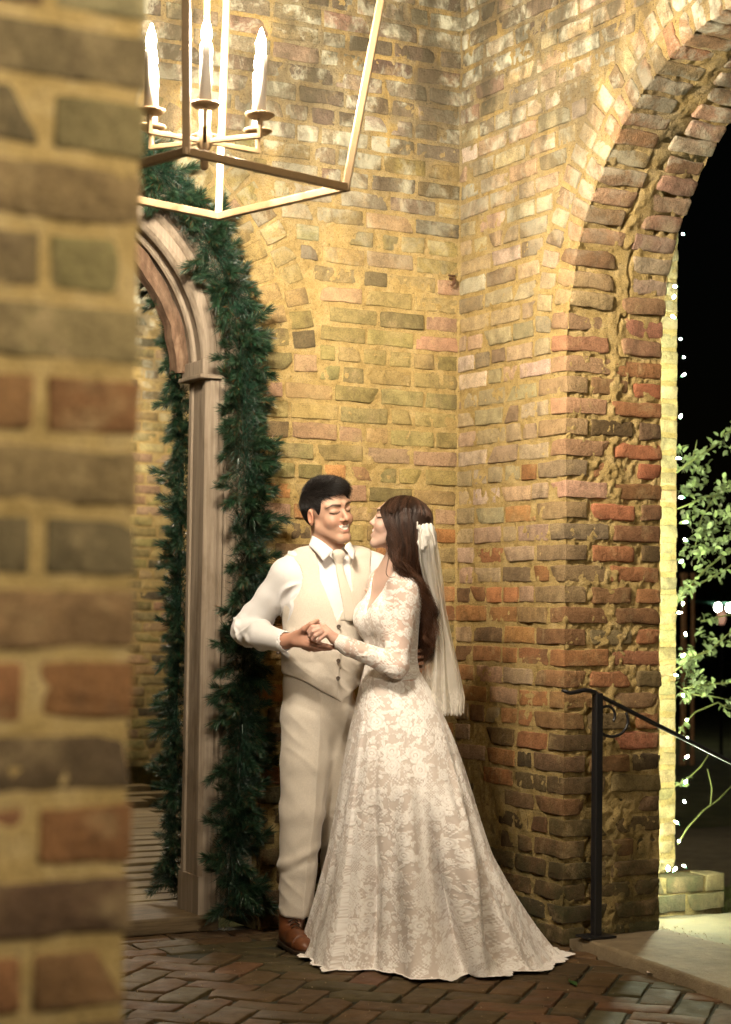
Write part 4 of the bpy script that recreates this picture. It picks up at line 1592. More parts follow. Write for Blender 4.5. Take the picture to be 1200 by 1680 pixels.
# ------------------------------------------------------------------ sculpting kit: smooth unions of round shapes, meshed in one skin
class Field:
    def __init__(s, xs, ys, zs):
        s.xs, s.ys, s.zs = [np.asarray(a, np.float32) for a in (xs, ys, zs)]
        s.f = np.full((len(s.xs), len(s.ys), len(s.zs)), 0.5, np.float32)

    def sub(s, lo, hi):
        sl = []
        for a, l, h in zip((s.xs, s.ys, s.zs), lo, hi):
            i, j = np.searchsorted(a, l), np.searchsorted(a, h)
            sl.append(slice(max(i - 1, 0), min(j + 1, len(a))))
        sl = tuple(sl)
        return sl, s.xs[sl[0]][:, None, None], s.ys[sl[1]][None, :, None], s.zs[sl[2]][None, None, :]

    def comb(s, sl, d, k, op):
        a = s.f[sl]
        if a.size == 0:
            return
        if op == 'add':
            if k > 0:
                h = np.clip(0.5 + 0.5 * (a - d) / k, 0, 1)
                s.f[sl] = a + (d - a) * h - k * h * (1 - h)
            else:
                s.f[sl] = np.minimum(a, d)
        else:
            d = -d
            if k > 0:
                h = np.clip(0.5 - 0.5 * (a - d) / k, 0, 1)
                s.f[sl] = a + (d - a) * h + k * h * (1 - h)
            else:
                s.f[sl] = np.maximum(a, d)

    def cap(s, a, b, ra, rb, k=0.01, op='add'):
        a, b = np.asarray(a, float), np.asarray(b, float)
        m = max(ra, rb) + k + 0.03
        sl, X, Y, Z = s.sub(np.minimum(a, b) - m, np.maximum(a, b) + m)
        ba = b - a
        l2 = max(float(ba @ ba), 1e-9)
        t = np.clip(((X - a[0]) * ba[0] + (Y - a[1]) * ba[1] + (Z - a[2]) * ba[2]) / l2, 0, 1)
        d = np.sqrt((X - a[0] - t * ba[0]) ** 2 + (Y - a[1] - t * ba[1]) ** 2 + (Z - a[2] - t * ba[2]) ** 2) - (ra + (rb - ra) * t)
        s.comb(sl, d.astype(np.float32), k, op)

    def chain(s, pts, rads, k=0.01):
        for i in range(len(pts) - 1):
            s.cap(pts[i], pts[i + 1], rads[i], rads[i + 1], k if i == 0 else max(k * 0.5, 0.002))

    def ell(s, c, r, R=None, k=0.01, op='add'):
        c, r = np.asarray(c, float), np.asarray(r, float)
        R = np.eye(3) if R is None else np.asarray(R, float)
        m = float(max(r)) + k + 0.03
        sl, X, Y, Z = s.sub(c - m, c + m)
        X, Y, Z = X - c[0], Y - c[1], Z - c[2]
        q = [X * R[0, i] + Y * R[1, i] + Z * R[2, i] for i in range(3)]
        k0 = np.sqrt(sum((q[i] / r[i]) ** 2 for i in range(3)))
        k1 = np.sqrt(sum((q[i] / r[i] ** 2) ** 2 for i in range(3)))
        d = k0 * (k0 - 1) / np.maximum(k1, 1e-6)
        s.comb(sl, d.astype(np.float32), k, op)

    def box(s, c, h, R=None, rnd=0.005, k=0.005, op='add'):
        c, h = np.asarray(c, float), np.asarray(h, float)
        R = np.eye(3) if R is None else np.asarray(R, float)
        m = float(np.linalg.norm(h)) + k + 0.03
        sl, X, Y, Z = s.sub(c - m, c + m)
        X, Y, Z = X - c[0], Y - c[1], Z - c[2]
        q = [np.abs(X * R[0, i] + Y * R[1, i] + Z * R[2, i]) - h[i] + rnd for i in range(3)]
        d = np.sqrt(sum(np.maximum(a, 0) ** 2 for a in q)) + np.minimum(np.maximum(np.maximum(q[0], q[1]), q[2]), 0) - rnd
        s.comb(sl, d.astype(np.float32), k, op)

    def grid(s):
        return s.xs[:, None, None], s.ys[None, :, None], s.zs[None, None, :]

    def mesh(s, f=None, smooth=1):
        f = s.f if f is None else f
        sg = f < 0
        c = np.zeros(tuple(n - 1 for n in f.shape), np.uint8)
        for i in (0, 1):
            for j in (0, 1):
                for k in (0, 1):
                    c += sg[i:i + c.shape[0], j:j + c.shape[1], k:k + c.shape[2]]
        act = np.argwhere((c > 0) & (c < 8))
        idx = np.full(c.shape, -1, np.int32)
        idx[act[:, 0], act[:, 1], act[:, 2]] = np.arange(len(act))
        acc = np.zeros((len(act), 3))
        cnt = np.zeros(len(act))
        cor = [(i, j, k) for i in (0, 1) for j in (0, 1) for k in (0, 1)]
        for a in cor:
            for ax in range(3):
                if a[ax]:
                    continue
                b = list(a)
                b[ax] = 1
                ia = act + np.array(a)
                ib = act + np.array(b)
                fa = f[ia[:, 0], ia[:, 1], ia[:, 2]]
                fb = f[ib[:, 0], ib[:, 1], ib[:, 2]]
                m = (fa < 0) != (fb < 0)
                t = fa / np.where(m, fa - fb, 1)
                pa = np.stack([s.xs[ia[:, 0]], s.ys[ia[:, 1]], s.zs[ia[:, 2]]], 1)
                pb = np.stack([s.xs[ib[:, 0]], s.ys[ib[:, 1]], s.zs[ib[:, 2]]], 1)
                acc += np.where(m[:, None], pa + (pb - pa) * t[:, None], 0)
                cnt += m
        V = acc / np.maximum(cnt, 1)[:, None]
        Q = []
        for ax in range(3):
            o1, o2 = (ax + 1) % 3, (ax + 2) % 3
            s0 = [slice(1, -1)] * 3
            s1 = [slice(1, -1)] * 3
            s0[ax] = slice(0, -1)
            s1[ax] = slice(1, None)
            A, B = sg[tuple(s0)], sg[tuple(s1)]
            e = np.argwhere(A != B)
            if len(e) == 0:
                continue
            inside = A[e[:, 0], e[:, 1], e[:, 2]]
            g = e.copy()
            for o in (o1, o2):
                g[:, o] += 1

            def cell(d1, d2):
                h = g.copy()
                h[:, o1] += d1
                h[:, o2] += d2
                return idx[h[:, 0], h[:, 1], h[:, 2]]
            q = np.stack([cell(-1, -1), cell(0, -1), cell(0, 0), cell(-1, 0)], 1)
            q[~inside] = q[~inside][:, ::-1]
            Q.append(q)
        Q = np.concatenate(Q)
        Q = Q[(Q >= 0).all(1)]
        for _ in range(smooth):
            V = relax(V, Q)
        return V, Q


def relax(V, Q, w=0.5):
    n = len(V)
    e = np.concatenate([Q[:, [0, 1]], Q[:, [1, 2]], Q[:, [2, 3]], Q[:, [3, 0]]])
    cnt = np.bincount(e[:, 0], minlength=n) + np.bincount(e[:, 1], minlength=n)
    out = np.empty_like(V)
    for i in range(3):
        out[:, i] = (np.bincount(e[:, 0], V[e[:, 1], i], n) + np.bincount(e[:, 1], V[e[:, 0], i], n)) / np.maximum(cnt, 1)
    return V * (1 - w) + out * w


def normals(V, Q):
    d1, d2 = V[Q[:, 2]] - V[Q[:, 0]], V[Q[:, 3]] - V[Q[:, 1]]
    fn = np.cross(d1, d2)
    N = np.zeros_like(V)
    for k in range(4):
        for i in range(3):
            N[:, i] += np.bincount(Q[:, k], fn[:, i], len(V))
    return N / np.maximum(np.linalg.norm(N, axis=1, keepdims=True), 1e-12)


def axis(*segs):
    """piecewise spacing: (start, end, step), ..."""
    out = [np.array([segs[0][0]])]
    for a, b, st in segs:
        n = max(1, int(round((b - a) / st)))
        out.append(np.linspace(a, b, n + 1)[1:])
    return np.concatenate(out)


def rotm(deg, ax):
    return np.array(Matrix.Rotation(RAD(deg), 3, ax))


# frame of the couple: x to the photographer's right, y away, z up
CO = at(560, 1000, 6.55)
CO.z = 0.0
EXC = Vector((math.cos(YAW), -math.sin(YAW), 0))
EYC = Vector((math.sin(YAW), math.cos(YAW), 0))


def c(px, py, dy=0.0):
    w = at(px, py, 6.55 + dy) - CO
    return np.array((w.dot(EXC), w.dot(EYC), w.z))


def head_shape(f, o, R, s, fem=False):
    """adds a head to field f: o centre between the ears at eye height, R its axes (right, front, up), s its scale"""
    def T(x, y, z):
        return o + R @ (np.array((x, y, z)) * s)

    def E(p, r, k=0.012, op='add', tilt=None):
        f.ell(T(*p), np.array(r) * s, R if tilt is None else R @ tilt, k * s, op)

    def K(a, b, ra, rb, k=0.01, op='add'):
        f.cap(T(*a), T(*b), ra * s, rb * s, k * s, op)
    jw = 0.92 if fem else 1.0
    E((0, -0.022, 0.036 if fem else 0.040), (0.074, 0.094, 0.073 if fem else 0.080), 0.0)
    E((0, 0.030, 0.010), (0.058, 0.060, 0.072), 0.03)
    E((0, 0.034, -0.048), (0.050 * jw, 0.048, 0.058), 0.03)
    for q in (-1, 1):
        K((q * 0.047 * jw, -0.002, -0.052), (q * 0.020 * jw, 0.058, -0.100), 0.017, 0.013, 0.03)
        E((q * 0.036, 0.061, -0.034), (0.022, 0.022, 0.022), 0.02)             # cheeks lifted by the smile
        K((q * 0.014, 0.086, 0.026), (q * 0.048, 0.066, 0.026), 0.011, 0.011, 0.014)   # brow
    K((-0.008, 0.066 if fem else 0.070, -0.104), (0.008, 0.066 if fem else 0.070, -0.104), 0.0135 if fem else 0.016, 0.0135 if fem else 0.016, 0.022)     # chin
    for q in (-1, 1):
        E((q * 0.031, 0.098, 0.006), (0.017, 0.016, 0.012), 0.010, 'sub')
        E((q * 0.031, 0.071, 0.003), (0.0185, 0.0175, 0.0125), 0.006)          # closed lids
    nl = 0.86 if fem else 0.92
    ny = -0.006 if fem else 0.0
    K((0, 0.083, 0.016), (0, 0.103 + ny, -0.026), 0.0075 * nl, 0.0100 * nl, 0.008)
    E((0, 0.1055 + ny, -0.032 + (0.002 if fem else 0)), (0.0115 * nl, 0.0105, 0.0095), 0.006)
    for q in (-1, 1):
        E((q * 0.0135 * nl, 0.093 + ny, -0.0355), (0.0072, 0.0105, 0.0068), 0.006)
        E((q * 0.0065 * nl, 0.103 + ny, -0.0425), (0.003, 0.005, 0.0026), 0.003, 'sub')
    # laughing mouth: opening first, teeth inside, lips round it
    E((0, 0.058, -0.064), (0.034, 0.027, 0.024), 0.014)
    E((0, 0.0975, -0.0655), (0.025, 0.014, 0.0085), 0.005, 'sub')
    for q in (-1, 1):
        K((q * 0.028, 0.072, -0.0525), (q * 0.010, 0.0850, -0.0555), 0.0030, 0.0036, 0.006)
        K((q * 0.027, 0.071, -0.0555), (q * 0.010, 0.0825, -0.0775), 0.0030, 0.0052, 0.006)
    K((-0.010, 0.0850, -0.0555), (0.010, 0.0850, -0.0555), 0.0036, 0.0036, 0.006)
    K((-0.010, 0.0825, -0.0775), (0.010, 0.0825, -0.0775), 0.0052, 0.0052, 0.006)
    for q in (-1, 1):
        tl = rotm(-12 * q, 'Z') @ rotm(-10, 'X')
        E((q * 0.078, -0.012, -0.008), (0.009, 0.019, 0.032), 0.006, 'add', tl)
        E((q * 0.086, -0.007, -0.006), (0.007, 0.011, 0.019), 0.004, 'sub', tl)
    return T


def head_paint(V, C, o, R, s, skin, fem=False):
    """paints brows, lashes, lips, teeth and a flush on the head's own skin"""
    L = ((V - o) @ R) / s
    hd = np.linalg.norm(L, axis=1) < 0.17
    x, y, z = np.abs(L[:, 0]), L[:, 1], L[:, 2]
    fr = hd & (y > 0.03)

    def blend(m, col, w):
        w = (w * m)[:, None]
        C[:] = C * (1 - w) + np.array(col) * w
    flush = np.exp(-(((x - 0.042) / 0.022) ** 2 + ((z + 0.035) / 0.022) ** 2))
    blend(fr, np.array(skin) * np.array((1.0, 0.74, 0.68)), 0.35 * flush)
    blend(fr, np.array(skin) * np.array((1.0, 0.72, 0.66)), 0.45 * np.exp(-((x / 0.016) ** 2 + ((z + 0.034) / 0.012) ** 2)))
    ear = hd & (x > 0.0735) & (y < 0.012) & (z > -0.042) & (z < 0.03)
    blend(ear, np.array(skin) * np.array((1.0, 0.66, 0.58)), 0.6 + 0 * x)
    bz = 0.0205 + 0.006 * np.sin(np.clip((x - 0.012) / 0.045, 0, 1) * math.pi * 0.8) - 0.004 * sstep(0.04, 0.06, x)
    bw = 0.0062 * (1 - 0.5 * sstep(0.03, 0.058, x))
    brow = sstep(1.0, 0.55, np.abs(z - bz) / bw) * (x > 0.011) * (x < 0.058)
    blend(fr, (0.03, 0.02, 0.014), 0.9 * brow)
    lz = -0.0015 - 0.0055 * (1 - ((x - 0.031) / 0.0175) ** 2)          # lash line of a laughing eye
    lash = sstep(1.0, 0.5, np.abs(z - lz) / 0.0034) * (np.abs(x - 0.031) < (0.023 if fem else 0.0185))
    blend(fr, (0.02, 0.014, 0.012), 0.95 * lash)
    blend(fr, np.array(skin) * 0.6, 0.35 * np.exp(-((z - 0.013) / 0.0025) ** 2) * (np.abs(x - 0.031) < 0.018))
    up_ = -0.0562 + x * x * 8
    lo_ = -0.0735 + x * x * 26
    lip = ((z > up_) & (z < up_ + 0.0050) | (z < lo_) & (z > lo_ - 0.0085 * (1 - x / 0.045))) & (x < 0.0285) & (y > 0.05)
    blend(fr & lip, (0.50, 0.17, 0.14) if fem else (0.44, 0.175, 0.13), np.full(len(x), 0.75))
    mouth = (z <= up_) & (z >= lo_) & (x < 0.0275) & (y > 0.05)
    blend(fr & mouth, (0.16, 0.05, 0.04), np.full(len(x), 0.9))
    teeth = mouth & (z > lo_ + 0.0016) & (x < 0.0245)
    blend(fr & teeth, (0.80, 0.76, 0.70), np.full(len(x), 1.0))
    # laugh line from nose to mouth corner
    nlz = np.abs((x - 0.0195) - (-(z + 0.036)) * 0.55)
    blend(fr, np.array(skin) * 0.62, 0.38 * np.exp(-(nlz / 0.0022) ** 2) * (z < -0.036) * (z > -0.068))
    return L


def finger(f, pts, r0, r1, k=0.004):
    n = len(pts)
    f.chain(pts, [r0 + (r1 - r0) * i / (n - 1) for i in range(n)], k)


def strands(roots, steps, rad, sides=3, taper=0.35):
    """roots (N,3), steps: list of (N,3) positions along each hair -> one mesh's V, F"""
    P = np.stack([roots] + steps, 1)            # N,S,3
    N, Sg = P.shape[:2]
    T = np.gradient(P, axis=1)
    T /= np.maximum(np.linalg.norm(T, axis=2, keepdims=True), 1e-9)
    ref = np.where(np.abs(T[..., 2:3]) < 0.9, np.array((0, 0, 1.0)), np.array((1.0, 0, 0)))
    A = np.cross(T, ref)
    A /= np.maximum(np.linalg.norm(A, axis=2, keepdims=True), 1e-9)
    B = np.cross(T, A)
    w = (1 - (1 - taper) * np.linspace(0, 1, Sg) ** 2)[None, :, None] * np.asarray(rad).reshape(-1, 1, 1)
    V = []
    for k in range(sides):
        a = 2 * math.pi * k / sides
        V.append(P + (A * math.cos(a) + B * math.sin(a)) * w)
    V = np.stack(V, 2)                          # N,S,sides,3
    base = (np.arange(N)[:, None, None] * Sg + np.arange(Sg - 1)[None, :, None]) * sides
    k = np.arange(sides)[None, None, :]
    k2 = (k + 1) % sides
    F = np.stack([base + k, base + k2, base + sides + k2, base + sides + k], -1).reshape(-1, 4)
    return V.reshape(-1, 3), F


def m_cloth(name, color, rough=0.85, weave=900, bump=0.25, vary=0.06, sheen=0.3):
    t = NT(name)
    p = t.objc()
    n1 = t.noise(t.scale(p, (1, 1, 0.12)), weave, 2, 0.6)
    n2 = t.noise(t.scale(p, (0.12, 1, 1)), weave, 2, 0.6)
    w = t.math('ADD', n1, n2)
    cc_ = t.mix(1.0, color, t.ramp(t.math('MULTIPLY', w, 0.5), [(0.35, 1 - vary * 1.6), (0.65, 1 + vary)]), 'MULTIPLY')
    t.bump(w, bump, 0.0012)
    t.b.inputs['Sheen Weight'].default_value = sheen
    return t.set(cc_, rough, 0, 0.25)


SKIN = m_col('skin', 0.5, 0.4, sub=0.12, bump=0.08, sc=350)
LINEN = m_cloth('linen', (0.62, 0.565, 0.485), vary=0.08, bump=0.3, weave=800)
SHIRT = m_cloth('shirt_cotton', (0.70, 0.695, 0.70), 0.8, 1200, 0.1, 0.02)
SILK = m_cloth('tie_silk', (0.58, 0.53, 0.45), 0.6, 1000, 0.25, 0.06)
HAIRM = NT('dark_hair')
HAIRM.set(HAIRM.attr('col'), 0.45, 0, 0.35)
LEATHER = m_plain('tan_leather', (0.15, 0.052, 0.02), 0.38, 0, 0.5, 0.3, 25, 0.1)
SOLE = m_plain('shoe_sole', (0.03, 0.018, 0.01), 0.6)
HORN = m_plain('horn_button', (0.07, 0.05, 0.035), 0.35, 0, 0.5, 0.4, 300)

# ------------------------------------------------------------------ groom
groom = thing('person', 'dark haired person in beige vest, white shirt and tie, laughing beside the garland', 'person', tuple(CO), -YAW)
GT = rotm(20, 'Z') @ rotm(180, 'Z')               # torso axes: right, front, up
GH_O = c(539, 840, 0.12)
GH_R = rotm(-15, 'Y') @ rotm(180 + 38, 'Z') @ rotm(-8, 'X')
GH_S = 0.95
g_sh_r, g_el, g_wr = c(464, 947, 0.10), c(405, 1033, 0.17), c(467, 1052, -0.05)
g_sh_l = c(617, 938, 0.22)
g_tc = c(537, 985, 0.16)
hz0, hz1 = GH_O[2] - 0.14, GH_O[2] + 0.14
f = Field(axis((-0.42, -0.22, 0.006), (-0.22, 0.09, 0.0026), (0.09, 0.40, 0.006)),
          axis((-0.22, -0.155, 0.006), (-0.155, -0.05, 0.0026), (-0.05, 0.0, 0.0035), (0.0, 0.25, 0.0026), (0.25, 0.40, 0.006)),
          axis((0.03, 1.02, 0.009), (1.02, 1.19, 0.0026), (1.19, hz0, 0.007), (hz0, hz1, 0.0026), (hz1, hz1 + 0.02, 0.005)))


def groom_core(f, g=0.0, k=0.05):
    f.ell(c(537, 985, 0.16), (0.160 + g, 0.108 + g, 0.175 + g), GT, 0.0)
    f.ell(c(533, 1070, 0.16), (0.146 + g, 0.104 + g, 0.16 + g), GT, k)
    f.ell(c(522, 1140, 0.17), (0.128 + g, 0.104 + g, 0.12 + g), GT, k)
    f.cap(c(474, 942, 0.11), c(606, 934, 0.21), 0.052 + g, 0.052 + g, k)


groom_core(f, -0.010)
head_shape(f, GH_O, GH_R, GH_S)
f.cap(GH_O + GH_R @ np.array((0, -0.03, -0.06)), c(541, 925, 0.17), 0.055, 0.060, 0.025)
f.cap(c(541, 922, 0.17), c(500, 930, 0.14), 0.05, 0.045, 0.04)
f.cap(c(541, 922, 0.17), c(585, 926, 0.20), 0.05, 0.045, 0.04)
f.chain([c(470, 948, 0.11), c(446, 980, 0.13), g_el, g_wr], [0.042, 0.040, 0.034, 0.026], 0.02)
g_el_l, g_wr_l = c(668, 1015, 0.30), c(676, 1078, 0.13)
f.chain([g_sh_l, g_el_l, g_wr_l], [0.05, 0.042, 0.028], 0.03)
for hx, kx, ax_ in (((505, 1150, 0.16), (492, 1335, 0.12), (483, 1522, 0.16)), ((555, 1150, 0.22), (560, 1335, 0.22), (562, 1520, 0.27))):
    f.chain([c(*hx), c(*kx), c(*ax_)], [0.066, 0.050, 0.036], 0.03)
# right hand, holding hers
GW = g_wr
f.cap(GW, c(484, 1049, -0.075), 0.026, 0.026, 0.01)
f.ell(c(494, 1047, -0.100), (0.040, 0.017, 0.030), rotm(-28, 'Z') @ rotm(6, 'Y'), 0.012)
f.cap(c(487, 1054, -0.09), c(506, 1058, -0.115), 0.014, 0.012, 0.012)
finger(f, [c(505, 1053, -0.118), c(522, 1057, -0.135), c(538, 1060, -0.136), c(552, 1063, -0.130)], 0.0095, 0.0070)
finger(f, [c(504, 1058, -0.108), c(520, 1063, -0.118), c(533, 1064.5, -0.114), c(543, 1064, -0.106)], 0.0095, 0.0072)
finger(f, [c(502, 1061, -0.096), c(516, 1066, -0.104), c(526, 1065, -0.098), c(533, 1061, -0.090)], 0.0090, 0.0070)
finger(f, [c(498, 1062, -0.086), c(508, 1066, -0.090), c(516, 1064, -0.084), c(520, 1060, -0.078)], 0.0078, 0.0062)
finger(f, [c(486, 1043, -0.092), c(500, 1032, -0.126), c(511, 1024, -0.140), c(521, 1018, -0.140)], 0.0125, 0.0080, 0.008)
# left hand on her back
f.ell(c(683, 1079, 0.10), (0.030, 0.014, 0.034), rotm(30, 'Z'), 0.01)
for i, (py0, py1) in enumerate(((1069, 1067), (1078, 1077), (1087, 1088), (1094, 1098))):
    finger(f, [c(684, py0, 0.085), c(694, (py0 + py1) / 2, 0.05), c(692, py1, 0.012), c(680, py1 + 2, -0.022)], 0.0088, 0.0066)
finger(f, [c(681, 1066, 0.09), c(690, 1060, 0.05), c(688, 1056, 0.02)], 0.010, 0.007)
V, Q = f.mesh(smooth=1)
GSK = (0.44, 0.27, 0.19)
C_ = np.tile(np.array(GSK), (len(V), 1)) * (1 + 0.10 * fbm(V * 30, 2, 4))[:, None]
head_paint(V, C_, GH_O, GH_R, GH_S, GSK)
hand = (V[:, 2] < 1.15) & (V[:, 1] < 0.0)
C_[hand] *= np.array((1.06, 0.93, 0.92))
me = mesh_np('body', V, Q, SKIN)
set_cols(me, C_)
new_obj('body', me, groom)

# hair
def hair_cap(o, R, s, prims, cut, name, parent, mat, col, res=0.003, pad=0.16):
    f = Field(*[np.arange(o[i] - pad, o[i] + pad, res) for i in range(3)])
    for p, r, k in prims:
        f.ell(o + R @ (np.array(p) * s), np.array(r) * s, R, k)
    for p, r, k in cut:
        f.ell(o + R @ (np.array(p) * s), np.array(r) * s, R, k, 'sub')
    return f.mesh(smooth=2)


hv, hq = hair_cap(GH_O, GH_R, GH_S,
                  [((0, -0.023, 0.043), (0.0775, 0.097, 0.081), 0), ((0.0, 0.010, 0.080), (0.060, 0.074, 0.046), 0.02), ((0, 0.006, 0.026), (0.0735, 0.066, 0.064), 0.01), ((0, -0.06, 0.02), (0.067, 0.061, 0.080), 0.02)],
                  [((0, 0.118, -0.006), (0.064, 0.074, 0.082), 0.008), ((0, 0.100, -0.075), (0.2, 0.080, 0.075), 0.008), ((0.088, -0.004, -0.012), (0.03, 0.03, 0.046), 0.006),
                   ((-0.088, -0.004, -0.012), (0.03, 0.03, 0.046), 0.006), ((0, -0.06, -0.13), (0.2, 0.2, 0.075), 0.008)], 'hair', groom, None, None)
hn = normals(hv, hq)
Lh = ((hv - GH_O) @ GH_R) / GH_S
rsH = np.random.RandomState(3)
sel = rsH.choice(len(hv), 9000)
rt, rn = hv[sel] - hn[sel] * 0.004, hn[sel]
Lr = Lh[sel]
# combing: forward and over to his left on top, down at the sides
front_ = sstep(0.0, 0.07, Lr[:, 1]) * sstep(0.03, 0.08, Lr[:, 2])
topw = sstep(0.045, 0.085, Lr[:, 2])
dirl = np.stack([-0.75 * topw, 0.30 + 0.15 * front_, -0.12 * topw - 0.95 * (1 - topw)], 1)
dirl += rsH.normal(size=dirl.shape) * 0.08
dirw = dirl @ GH_R.T
dirw -= rn * (dirw * rn).sum(1, keepdims=True)
dirw /= np.linalg.norm(dirw, axis=1, keepdims=True)
ln = (0.014 + 0.034 * sstep(0.02, 0.09, Lr[:, 2]) + 0.006 * front_) * rsH.uniform(0.7, 1.15, len(sel))
lift = (0.06 + 0.30 * topw + 0.25 * front_)[:, None]
st = []
p = rt.copy()
for i in range(4):
    t = (i + 1) / 4
    p = p + (dirw + rn * lift * (1 - 1.3 * t)) * (ln / 4)[:, None]
    st.append(p.copy())
sv, sq = strands(rt, st, rsH.uniform(0.0005, 0.0009, len(sel)))
Vh = np.concatenate([hv, sv])
Qh = np.concatenate([hq, sq + len(hv)])
me = mesh_np('hair', Vh, Qh, HAIRM.m)
ch = np.concatenate([np.tile((0.006, 0.005, 0.005), (len(hv), 1)), np.repeat(np.array((0.010, 0.008, 0.007)) * rsH.uniform(0.5, 2.2, (len(sel), 1)), 15, 0)])
set_cols(me, ch)
new_obj('hair', me, groom)

# shirt: body, sleeve, cuff, collar
fs = Field(axis((-0.43, 0.32, 0.0042)), axis((-0.11, 0.42, 0.0042)), axis((1.0, 1.50, 0.0042)))
groom_core(fs, 0.008)
fs.cap(c(541, 918, 0.17), c(500, 926, 0.14), 0.052, 0.055, 0.04)
fs.cap(c(541, 918, 0.17), c(585, 924, 0.20), 0.052, 0.055, 0.04)
fs.chain([c(470, 946, 0.105), c(446, 980, 0.13), g_el, c(430, 1043, 0.05)], [0.058, 0.055, 0.050, 0.042], 0.03)
fs.chain([c(430, 1043, 0.05), c(452, 1049, -0.012)], [0.048, 0.040], 0.02)
fs.chain([g_sh_l, g_el_l, g_wr_l], [0.064, 0.058, 0.04], 0.03)
fs.cap(c(456, 1050, -0.022), c(464.5, 1052, -0.043), 0.0395, 0.0385, 0.004)     # cuff
fs.cap(c(466, 1052, -0.047), c(486, 1050, -0.09), 0.031, 0.031, 0.0, 'sub')
# collar band
nk0, nk1 = GH_O + GH_R @ np.array((0, -0.042, -0.115)), c(541, 922, 0.165)
fs.cap(c(540, 908, 0.165), c(541, 918, 0.165), 0.066, 0.068, 0.006)
fs.cap(GH_O + GH_R @ np.array((0, -0.03, -0.02)), c(541, 921, 0.165), 0.0595, 0.0600, 0.003, 'sub')
sV, sQ = fs.mesh(smooth=2)
N_ = normals(sV, sQ)
arm = sstep(-0.13, -0.20, sV[:, 0])
sa = sV[:, 0] * 0.55 - sV[:, 2] * 0.83          # along the upper arm
sb_ = sV[:, 0] * 0.83 + sV[:, 2] * 0.55
wr = np.clip(1 - np.abs(vnoise(np.c_[sa * 24 + 0.6 * np.sin(sb_ * 26), sV[:, 1] * 9, sb_ * 7], 31)) * 2.6, 0, 1) ** 1.6
wr2 = np.clip(1 - np.abs(vnoise(np.c_[sb_ * 30 + 0.5 * np.sin(sa * 24), sV[:, 1] * 9, sa * 9 + 3], 37)) * 2.6, 0, 1) ** 1.6
fore = sstep(1.19, 1.13, sV[:, 2])
cuffd = np.linalg.norm(sV - c(460, 1051, -0.033), axis=1)
arm = arm * sstep(0.045, 0.075, cuffd)
sV = sV + N_ * ((np.clip(wr, 0, 1) * (1 - 0.6 * fore) + 0.8 * np.clip(wr2, 0, 1) * fore) * 0.015 * arm)[:, None]
me = mesh_np('shirt', sV, sQ, SHIRT)
shirt = new_obj('shirt', me, groom)
# collar leaves
def patch(name, corners, n, m, thick, mat, parent, bend=None):
    """a thin curved cloth patch from 4 corner points, with real thickness"""
    a, b, d, e = [np.array(p, float) for p in corners]
    U, Vv = np.meshgrid(np.linspace(0, 1, n), np.linspace(0, 1, m))
    U, Vv = U.ravel()[:, None], Vv.ravel()[:, None]
    P = a * (1 - U) * (1 - Vv) + b * U * (1 - Vv) + d * U * Vv + e * (1 - U) * Vv
    if bend is not None:
        P = P + bend(U, Vv)
    F = grid_faces(n, m)
    N = normals(P, F)
    V2 = np.concatenate([P, P - N * thick])
    F2 = np.concatenate([F, F[:, ::-1] + len(P)]).tolist()
    rim = [i for i in range(n)] + [k * n + n - 1 for k in range(1, m)] + [(m - 1) * n + i for i in range(n - 2, -1, -1)] + [k * n for k in range(m - 2, 0, -1)]
    for i in range(len(rim)):
        j = (i + 1) % len(rim)
        F2.append([rim[j], rim[i], rim[i] + len(P), rim[j] + len(P)])
    return new_obj(name, mesh_np(name, V2, F2, mat), parent)


bz_ = lambda U, Vv: np.concatenate([0 * U, -0.010 * np.sin(math.pi * U), 0.004 * np.sin(math.pi * U)], 1)
patch('collar', [c(513, 879, 0.115), c(547, 903, 0.040), c(531, 921, 0.030), c(508, 896, 0.10)], 12, 6, 0.003, SHIRT, groom, bz_)
patch('collar', [c(565, 899, 0.045), c(574, 889, 0.10), c(583, 906, 0.085), c(580, 920, 0.050)], 12, 6, 0.003, SHIRT, groom, bz_)

# vest
fv = Field(axis((-0.26, 0.20, 0.0034)), axis((-0.03, 0.34, 0.0034)), axis((0.82, 1.44, 0.0034)))
groom_core(fv, 0.0135)
fv.cap(c(541, 918, 0.17), c(500, 926, 0.14), 0.056, 0.060, 0.04)
fv.cap(c(541, 918, 0.17), c(585, 924, 0.20), 0.056, 0.060, 0.04)
X, Y, Z = fv.grid()
tx = (X - g_tc[0]) * (-GT[0, 0]) + (Y - g_tc[1]) * (-GT[1, 0])        # to the picture's right across his chest
tf = (X - g_tc[0]) * GT[0, 1] + (Y - g_tc[1]) * GT[1, 1]
zv = c(556, 1020)[2]
wv = np.where(tx < 0, 0.40, 0.50) * (Z - zv)
wv = np.minimum(wv, np.where(tx < 0, 0.060, 0.058))
vcut = np.where(tf > 0, (wv - np.abs(tx + 0.002)) * 0.9, -1.0)                    # positive inside the V
vv = np.maximum(fv.f, vcut)
b0, b1 = c(463, 1104)[2], c(553, 1153)[2]
zb = np.where(tx < 0.03, b0 + (b1 - b0) * np.clip((tx + 0.165) / 0.195, 0, 1.0), b1 + (tx - 0.03) * 0.75)
zb = np.where(tf > -0.02, zb, b0 + 0.0)
vv = np.maximum(vv, (zb - Z) * 0.85)
vv = np.maximum(vv, 0.004 * (tx > 0.012) * (tf > 0.05) * (Z < zv + 0.005) + fv.f)
vv = np.maximum(vv, 0.093 - np.sqrt((X - c(460, 952, 0.09)[0]) ** 2 + (Y - c(460, 952, 0.09)[1]) ** 2 + (Z - c(460, 952, 0.09)[2]) ** 2))
